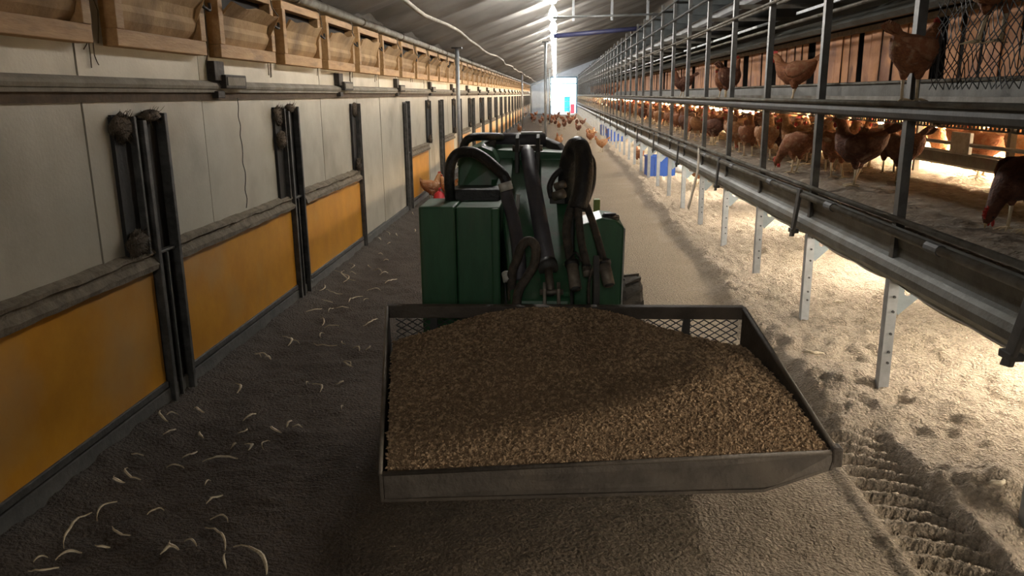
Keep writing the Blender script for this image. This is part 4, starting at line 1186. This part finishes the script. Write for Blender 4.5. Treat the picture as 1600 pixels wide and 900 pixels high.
# hoses
def hose(pts, r, m='hose_black', name='hose', smooth=5):
    return PL(MB().tube(pts, r, 10, smooth=smooth), name, m, smooth=True)
hose([(-0.571, 4.3, 0.95), (-0.573, 4.25, 1.136), (-0.561, 4.25, 1.246), (-0.513, 4.25, 1.300), (-0.422, 4.2, 1.300), (-0.334, 4.15, 1.247), (-0.266, 4.1, 1.187), (-0.255, 4.1, 1.139)], 0.029)
o = hose([(-0.256, 4.1, 1.15), (-0.252, 4.09, 1.085), (-0.21, 4.0, 0.952), (-0.181, 3.86, 0.80), (-0.18, 3.84, 0.70)], 0.034, 'cylinder_grey', 'rigid_line')
PL(MB().tube([(-0.262, 4.06, 1.16), (-0.25, 4.055, 1.12)], 0.036, 10), 'hose_fitting', 'pale_label', o, smooth=True)
hose([(-0.549, 4.6, 1.20), (-0.527, 4.6, 1.321), (-0.486, 4.6, 1.36), (-0.416, 4.7, 1.362), (-0.329, 4.85, 1.35)], 0.024)
hose([(0.056, 4.40, 1.00), (0.061, 4.3, 1.164), (0.074, 4.25, 1.270), (0.104, 4.2, 1.335), (0.134, 4.15, 1.325), (0.149, 4.1, 1.25), (0.143, 4.05, 1.155), (0.115, 4.0, 1.03)], 0.047, name='hose_sleeve')
hose([(0.03, 4.42, 1.02), (0.048, 4.33, 1.14), (0.085, 4.27, 1.26), (0.112, 4.22, 1.345), (0.128, 4.17, 1.345), (0.14, 4.12, 1.24)], 0.03, name='hose')
hose([(0.150, 4.3, 1.30), (0.17, 4.3, 1.286), (0.199, 4.3, 1.237), (0.2, 4.3, 1.139), (0.185, 4.3, 1.077), (0.157, 4.2, 1.03)], 0.02)
hose([(0.099, 4.05, 1.085), (0.069, 4.0, 0.998), (0.057, 3.95, 0.925), (0.065, 3.9, 0.852), (0.079, 3.85, 0.793), (0.085, 3.81, 0.755)], 0.023, 'hose_dusty')
hose([(0.115, 4.0, 1.056), (0.121, 3.97, 0.968), (0.132, 3.92, 0.872), (0.153, 3.86, 0.79), (0.158, 3.82, 0.745)], 0.020, 'hose_dusty')
hose([(0.14, 4.05, 1.085), (0.173, 4.0, 1.01), (0.206, 3.93, 0.916), (0.229, 3.87, 0.835), (0.242, 3.83, 0.785)], 0.019, 'hose_dusty')
for p0, p1, r in (((0.082, 3.84, 0.785), (0.100, 3.75, 0.675), 0.030), ((0.240, 3.83, 0.790), (0.264, 3.765, 0.690), 0.029), ((0.155, 3.84, 0.77), (0.160, 3.82, 0.72), 0.021)):
    c = PL(MB().tube([p0, p1], r, 14), 'hose_coupler', 'coupler', smooth=True)
    v0, v1 = Vector(p0), Vector(p1)
    PL(MB().tube([v0.lerp(v1, -0.05), v0.lerp(v1, 0.12)], r * 1.2, 14), 'coupler_ring', 'hose_black', c, smooth=True)
    PL(MB().tube([v0.lerp(v1, 0.9), v0.lerp(v1, 1.05)], r * 0.8, 14), 'coupler_socket', 'loader_dark', c, smooth=True)
hose([(-0.215, 3.82, 0.60), (-0.214, 3.8, 0.734), (-0.189, 3.78, 0.807), (-0.166, 3.76, 0.879), (-0.132, 3.75, 0.912), (-0.101, 3.75, 0.895), (-0.093, 3.75, 0.847), (-0.105, 3.75, 0.789), (-0.139, 3.74, 0.732), (-0.178, 3.72, 0.668), (-0.19, 3.70, 0.58)], 0.023, 'hose_dusty')
hose([(0.07, 3.83, 0.80), (0.10, 3.80, 0.845), (0.13, 3.80, 0.80)], 0.006, 'hose_black', 'cable_tie')
hose([(0.165, 3.74, 0.58), (0.168, 3.76, 0.72), (0.21, 3.80, 0.80), (0.24, 3.81, 0.80)], 0.008, 'hose_dusty', 'cable')
hose([(-0.245, 3.83, 0.735), (-0.235, 3.80, 0.70)], 0.024, 'pale_label', 'hose_fitting')
PL(MB().tube([(-0.005, 4.20, 1.07), (0.045, 4.17, 1.09)], 0.026, 12).tube([(0.0, 4.20, 1.12), (0.05, 4.18, 1.14)], 0.022, 12), 'pipe_fitting', 'rod_steel', smooth=True)
hose([(-0.02, 4.22, 1.06), (-0.03, 4.24, 1.12), (0.0, 4.24, 1.18), (0.05, 4.26, 1.22)], 0.016)
PL(MB().box(-0.03, 0.05, 4.20, 4.24, 1.03, 1.06), 'fitting_bracket', 'loader_dark', bev=0.004)
PL(MB().box(0.225, 0.262, 4.60, 4.66, 0.88, 1.0), 'lime_bracket', 'lime_paint', bev=0.006)
# chassis, rear body, seat and wheels behind the arm
PL(MB().box(-0.42, 0.12, 4.35, 5.0, 0.30, 0.98), 'front_frame', 'loader_dark', bev=0.015)
PL(MB().box(-0.40, 0.10, 5.0, 6.1, 0.35, 0.95), 'rear_body', 'loader_green', bev=0.03)
PL(MB().box(-0.34, 0.04, 5.25, 6.05, 0.95, 1.12), 'engine_hood', 'loader_green', bev=0.05)
def wheel(x, y, r, w):
    t = PL(MB(), 'wheel', 'tyre') if False else None
    b = MB(); n = 36
    prof = [(-w / 2, r * 0.62), (-w / 2, r * 0.86), (-w * 0.40, r * 0.95), (0, r * 0.965), (w * 0.40, r * 0.95), (w / 2, r * 0.86), (w / 2, r * 0.62)]
    rg = [[(x + px, y + pr * math.cos(2 * PI * k / n), r + pr * math.sin(2 * PI * k / n)) for k in range(n)] for px, pr in prof]
    b.rings(rg)
    for k in range(16):          # chevron lugs
        for sg in (-1, 1):
            a0 = 2 * PI * (k + (0.5 if sg > 0 else 0)) / 16
            q8 = []
            for rr_ in (r * 0.93, r * 1.0):
                for (px, da) in ((0.0, 0.16), (0.0, 0.26), (sg * w * 0.48, -0.02), (sg * w * 0.48, -0.13)):
                    a = a0 + da
                    q8.append((x + px, y + rr_ * math.cos(a), r + rr_ * math.sin(a)))
            b.hexa(q8)
    t = PL(b, 'wheel', 'tyre')
    PL(MB().tube([(x - w * 0.42, y, r), (x + w * 0.42, y, r)], r * 0.60, 24), 'rim', 'pale_label', t, smooth=True)
    PL(MB().tube([(x - w * 0.46, y, r), (x + w * 0.46, y, r)], r * 0.2, 16), 'hub', 'loader_dark', t, smooth=True)
wheel(-0.60, 4.52, 0.285, 0.20); wheel(0.40, 4.52, 0.285, 0.20)
wheel(-0.60, 5.75, 0.285, 0.20); wheel(0.36, 5.75, 0.285, 0.20)
PL(MB().box(-0.58, 0.36, 4.48, 4.56, 0.24, 0.33), 'front_axle', 'loader_dark'); PL(MB().box(-0.58, 0.34, 5.71, 5.79, 0.24, 0.36), 'rear_axle', 'loader_dark')

# ------------------------------------------------------------------ heap of brown material in the bucket
ns, nt = 170, 110
S, T = np.meshgrid(np.linspace(0.010, 0.990, ns), np.linspace(0.020, 0.975, nt))
fl, fr, rl, rr_ = [np.array(v) for v in (FL, FR, RL, RR)]
def heap(S, T):
    P0 = fl[None, None] * (1 - S[..., None]) + fr[None, None] * S[..., None]
    P1 = rl[None, None] * (1 - S[..., None]) + rr_[None, None] * S[..., None]
    P = P0 * (1 - T[..., None]) + P1 * T[..., None]
    g = np.exp(-np.abs((S - 0.46) / 0.36) ** 2.5)
    z = P[..., 2] - 0.012 + T ** 1.3 * (-0.165 + 0.20 * g) + 0.085 * np.sin(PI * T) * (0.35 + 0.65 * np.sin(PI * np.clip(S, 0, 1)))
    z = z - 0.05 * sstep(0.93, 1.0, T) * (1 - 0.4 * g)
    z = z + 0.012 * fbm(P[..., 0] * 6, P[..., 1] * 6, 3) + 0.006 * fbm(P[..., 0] * 45, P[..., 1] * 45, 2)
    P[..., 2] = z
    return P
P = heap(S, T)
hp = thing('feed_heap', 'heap of loose brown granular material filling the loader bucket', 'heap', (0.2, 3.0, 0.2))
me = grid_mesh('heap_surface', P[..., 0] - 0.2, P[..., 1] - 3.0, P[..., 2] - 0.2, 'grain')
hs = link('heap_surface', me, hp)
# loose grains on top, uncountable
N = 26000
gs = rng.random((1, N)) * 0.985 + 0.008; gt = rng.random((1, N)) * 0.96 + 0.012
G = heap(gs, gt)[0]
ang = rng.random(N) * 2 * PI; sz = 0.0024 + rng.random(N) ** 3 * 0.0060
octa = np.array([(1.7, 0, 0), (-1.7, 0, 0), (0, 1, 0), (0, -1, 0), (0, 0, 0.9), (0, 0, -0.9)])
c, s = np.cos(ang), np.sin(ang)
tilt = (rng.random(N) - 0.5) * 1.2
V = np.empty((N, 6, 3))
x = octa[None, :, 0] * sz[:, None]; yv = octa[None, :, 1] * sz[:, None]; zv = octa[None, :, 2] * sz[:, None] + x * tilt[:, None]
V[..., 0] = G[:, None, 0] - 0.2 + x * c[:, None] - yv * s[:, None]
V[..., 1] = G[:, None, 1] - 3.0 + x * s[:, None] + yv * c[:, None]
V[..., 2] = G[:, None, 2] - 0.2 + zv + sz[:, None] * 0.4
tri = np.array([(0, 2, 4), (2, 1, 4), (1, 3, 4), (3, 0, 4), (2, 0, 5), (1, 2, 5), (3, 1, 5), (0, 3, 5)])
F = (tri[None] + (np.arange(N) * 6)[:, None, None]).reshape(-1, 3)
me = bpy.data.meshes.new('loose_grains')
me.from_pydata(V.reshape(-1, 3).tolist(), [], F.tolist())
me.materials.append(MATS['grain_bits']); me.update()
o = link('loose_grains', me, hp); o['kind'] = 'stuff'

# ------------------------------------------------------------------ feathers on the dark litter
FE = [[-1.982, 3.58, -1.904, 3.489], [-1.884, 3.583, -1.927, 3.55], [-1.858, 3.698, -1.797, 3.683], [-1.739, 3.494, -1.681, 3.406], [-1.852, 3.358, -1.832, 3.446], [-1.859, 3.169, -1.888, 3.156], [-1.684, 3.187, -1.656, 3.281], [-1.706, 3.086, -1.629, 3.094], [-1.574, 3.152, -1.428, 3.195], [-1.864, 3.057, -1.759, 2.967], [-1.863, 2.952, -1.801, 2.92], [-1.459, 2.931, -1.457, 2.965], [-1.399, 2.795, -1.362, 2.869], [-1.593, 2.699, -1.546, 2.74], [-1.763, 2.645, -1.747, 2.763], [-1.677, 2.602, -1.576, 2.543], [-1.774, 2.451, -1.81, 2.691], [-1.771, 2.394, -1.699, 2.437], [-1.807, 2.301, -1.729, 2.349], [-1.406, 2.506, -1.346, 2.45], [-1.354, 2.508, -1.292, 2.476], [-1.337, 2.688, -1.251, 2.654], [-1.328, 2.623, -1.183, 2.464], [-1.169, 2.432, -1.133, 2.355], [-1.168, 2.498, -0.984, 2.331], [-1.566, 3.607, -1.537, 3.706], [-1.531, 3.455, -1.51, 3.515], [-1.395, 3.534, -1.324, 3.475], [-1.319, 3.536, -1.324, 3.63], [-1.461, 3.356, -1.411, 3.275], [-1.345, 3.29, -1.349, 3.387], [-1.505, 3.299, -1.503, 3.354], [-1.862, 4.57, -1.778, 4.562], [-1.813, 4.124, -1.751, 3.988], [-1.39, 4.094, -1.395, 4.134], [-1.373, 4.135, -1.289, 3.999], [-1.29, 4.486, -1.21, 4.419], [-1.232, 4.159, -1.216, 4.18], [-1.397, 2.44, -1.391, 2.456], [-1.667, 2.48, -1.634, 2.489], [-1.82, 2.361, -1.804, 2.393], [-1.281, 3.537, -1.251, 3.544], [-1.106, 3.769, -1.109, 3.803],
      [-1.837, 4.991, -1.746, 4.83], [-1.755, 4.899, -1.683, 4.877], [-1.591, 4.879, -1.428, 4.859], [-1.411, 4.928, -1.366, 4.838], [-1.295, 4.751, -1.243, 4.708], [-1.207, 4.731, -1.201, 4.796], [-1.365, 5.302, -1.294, 5.468], [-1.728, 5.49, -1.656, 5.298], [-1.618, 5.22, -1.526, 5.273], [-1.575, 4.996, -1.589, 5.118], [-1.858, 5.575, -1.781, 5.726], [-1.706, 5.636, -1.707, 5.789], [-1.69, 5.758, -1.583, 5.759], [-1.624, 5.918, -1.562, 6.121], [-1.836, 5.916, -1.751, 5.917], [-1.913, 6.118, -1.94, 6.333], [-1.89, 6.224, -1.747, 6.19], [-1.98, 6.81, -1.817, 6.486], [-1.915, 6.897, -1.744, 6.605], [-1.866, 6.897, -1.807, 6.897], [-1.577, 6.336, -1.457, 6.322], [-1.472, 6.567, -1.41, 6.771], [-1.513, 5.952, -1.481, 5.999], [-1.711, 7.121, -1.601, 7.031], [-1.786, 7.311, -1.743, 7.215], [-1.601, 6.942, -1.532, 6.986], [-1.974, 8.484, -1.925, 8.419], [-2.005, 8.957, -1.937, 8.816], [-1.828, 8.356, -1.806, 8.419], [-1.795, 7.828, -1.773, 7.828], [-1.683, 7.561, -1.662, 7.561], [-1.841, 8.956, -1.815, 8.885], [-1.933, 10.535, -1.885, 10.344], [-1.706, 9.324, -1.679, 9.247], [-1.869, 4.57, -1.821, 4.551], [-1.794, 4.551, -1.763, 4.54], [-1.291, 4.502, -1.234, 4.433], [-1.936, 7.167, -1.89, 7.03]]
q = random.Random(31)
for i, (x0, y0, x1, y1) in enumerate(FE):
    L_ = max(math.hypot(x1 - x0, y1 - y0), 0.05)
    a = math.atan2(y1 - y0, x1 - x0)
    cx, cy = (x0 + x1) / 2, (y0 + y1) / 2
    cx = max(cx, -1.93)
    curl = q.choice((-1, 1)) * q.uniform(0.1, 0.75); big = q.uniform(0.003, 0.008)
    gz = ground(cx, cy)
    n = 9; up = []; dn = []; sh = []
    for j in range(n):
        t = j / (n - 1)
        px = (t - 0.5) * L_; py = curl * L_ * (0.25 - (t - 0.5) ** 2) * 1.6
        wx, wy = cx + px * math.cos(a) - py * math.sin(a), cy + px * math.sin(a) + py * math.cos(a)
        z = max(ground(wx, wy), gz - 0.01) + 0.006 + 0.012 * math.sin(PI * t)
        w = big * (math.sin(PI * min(max((t - 0.12) / 0.9, 0), 1)) ** 0.6 + 0.08)
        up.append((wx - w * math.sin(a), wy + w * math.cos(a), z + 0.003)); dn.append((wx + w * math.sin(a), wy - w * math.cos(a), z + 0.002)); sh.append((wx, wy, z + 0.004))
    dec = 'far' if cy > 6 else ('near' if cy < 4.3 else 'mid')
    lab = {'near': 'pale curled feather on the dark litter nearest the camera by the wall', 'mid': 'pale feather on the dark litter left of the loaded bucket', 'far': 'small pale feather on the litter along the wall left of the loader'}[dec]
    t = thing('feather', lab, 'feather', (cx, cy, gz), group={'near': 'feathers nearest the camera', 'mid': 'feathers left of the bucket', 'far': 'feathers beside the loader'}[dec])
    vb = MB()
    pts = []
    for j in range(n):
        pts += [up[j], sh[j], dn[j]]
    low = [(p[0], p[1], p[2] - 0.002) for p in pts]
    allp = [(p[0] - cx, p[1] - cy, p[2] - gz) for p in pts + low]
    m_ = 3 * n; fs = []
    for j in range(n - 1):
        for k_ in range(2):
            a_ = j * 3 + k_
            fs.append((a_, a_ + 3, a_ + 4, a_ + 1)); fs.append((m_ + a_, m_ + a_ + 1, m_ + a_ + 4, m_ + a_ + 3))
        fs.append((j * 3, m_ + j * 3, m_ + j * 3 + 3, j * 3 + 3)); fs.append((j * 3 + 2, j * 3 + 5, m_ + j * 3 + 5, m_ + j * 3 + 2))
    vb.poly(allp, fs)
    vb.build('vane', 'feather', t, smooth=True)
    MB().tube([(p[0] - cx, p[1] - cy, p[2] - gz) for p in sh], 0.0014, 4).build('quill', 'straw', t)

byb = {}
for o in [o for o in COL.objects if o.name.startswith('feather') and o.parent is None]:
    byb.setdefault(min(int((o.location.y - 2.1) / 0.62), 13), []).append(o)
for k, L_ in byb.items():
    L_.sort(key=lambda o: o.location.x)
    for r_, o in enumerate(L_):
        o['label'] = 'pale feather in the %s row from the camera, %s from the left wall' % (ORD[k], ORD[r_]); o['group'] = 'feathers on the dark litter by the left wall'
# pale scraps on the right litter, and clods
for i, (x, y, lab) in enumerate(((1.56, 4.62, 'white scrap lying on the right litter between the first two posts'), (1.72, 2.86, 'white scrap on the clod at the lower right picture edge'), (2.15, 5.9, 'white scrap on the litter below the trough, near the second post'))):
    b = MB(); q2 = random.Random(i); gz = ground(x, y)
    pts = []
    for j in range(7):
        pts.append((-0.06 + 0.02 * j, 0.012 * math.sin(j * 1.7 + i), 0.014 + 0.006 * math.sin(j)))
    b.tube(pts, [0.003, 0.009, 0.012, 0.008, 0.012, 0.008, 0.003], 6)
    tag(b.build('scrap', 'feather', smooth=True, loc=(x, y, gz), rot=(0, 0, 0.3 * i)), lab, 'scrap')
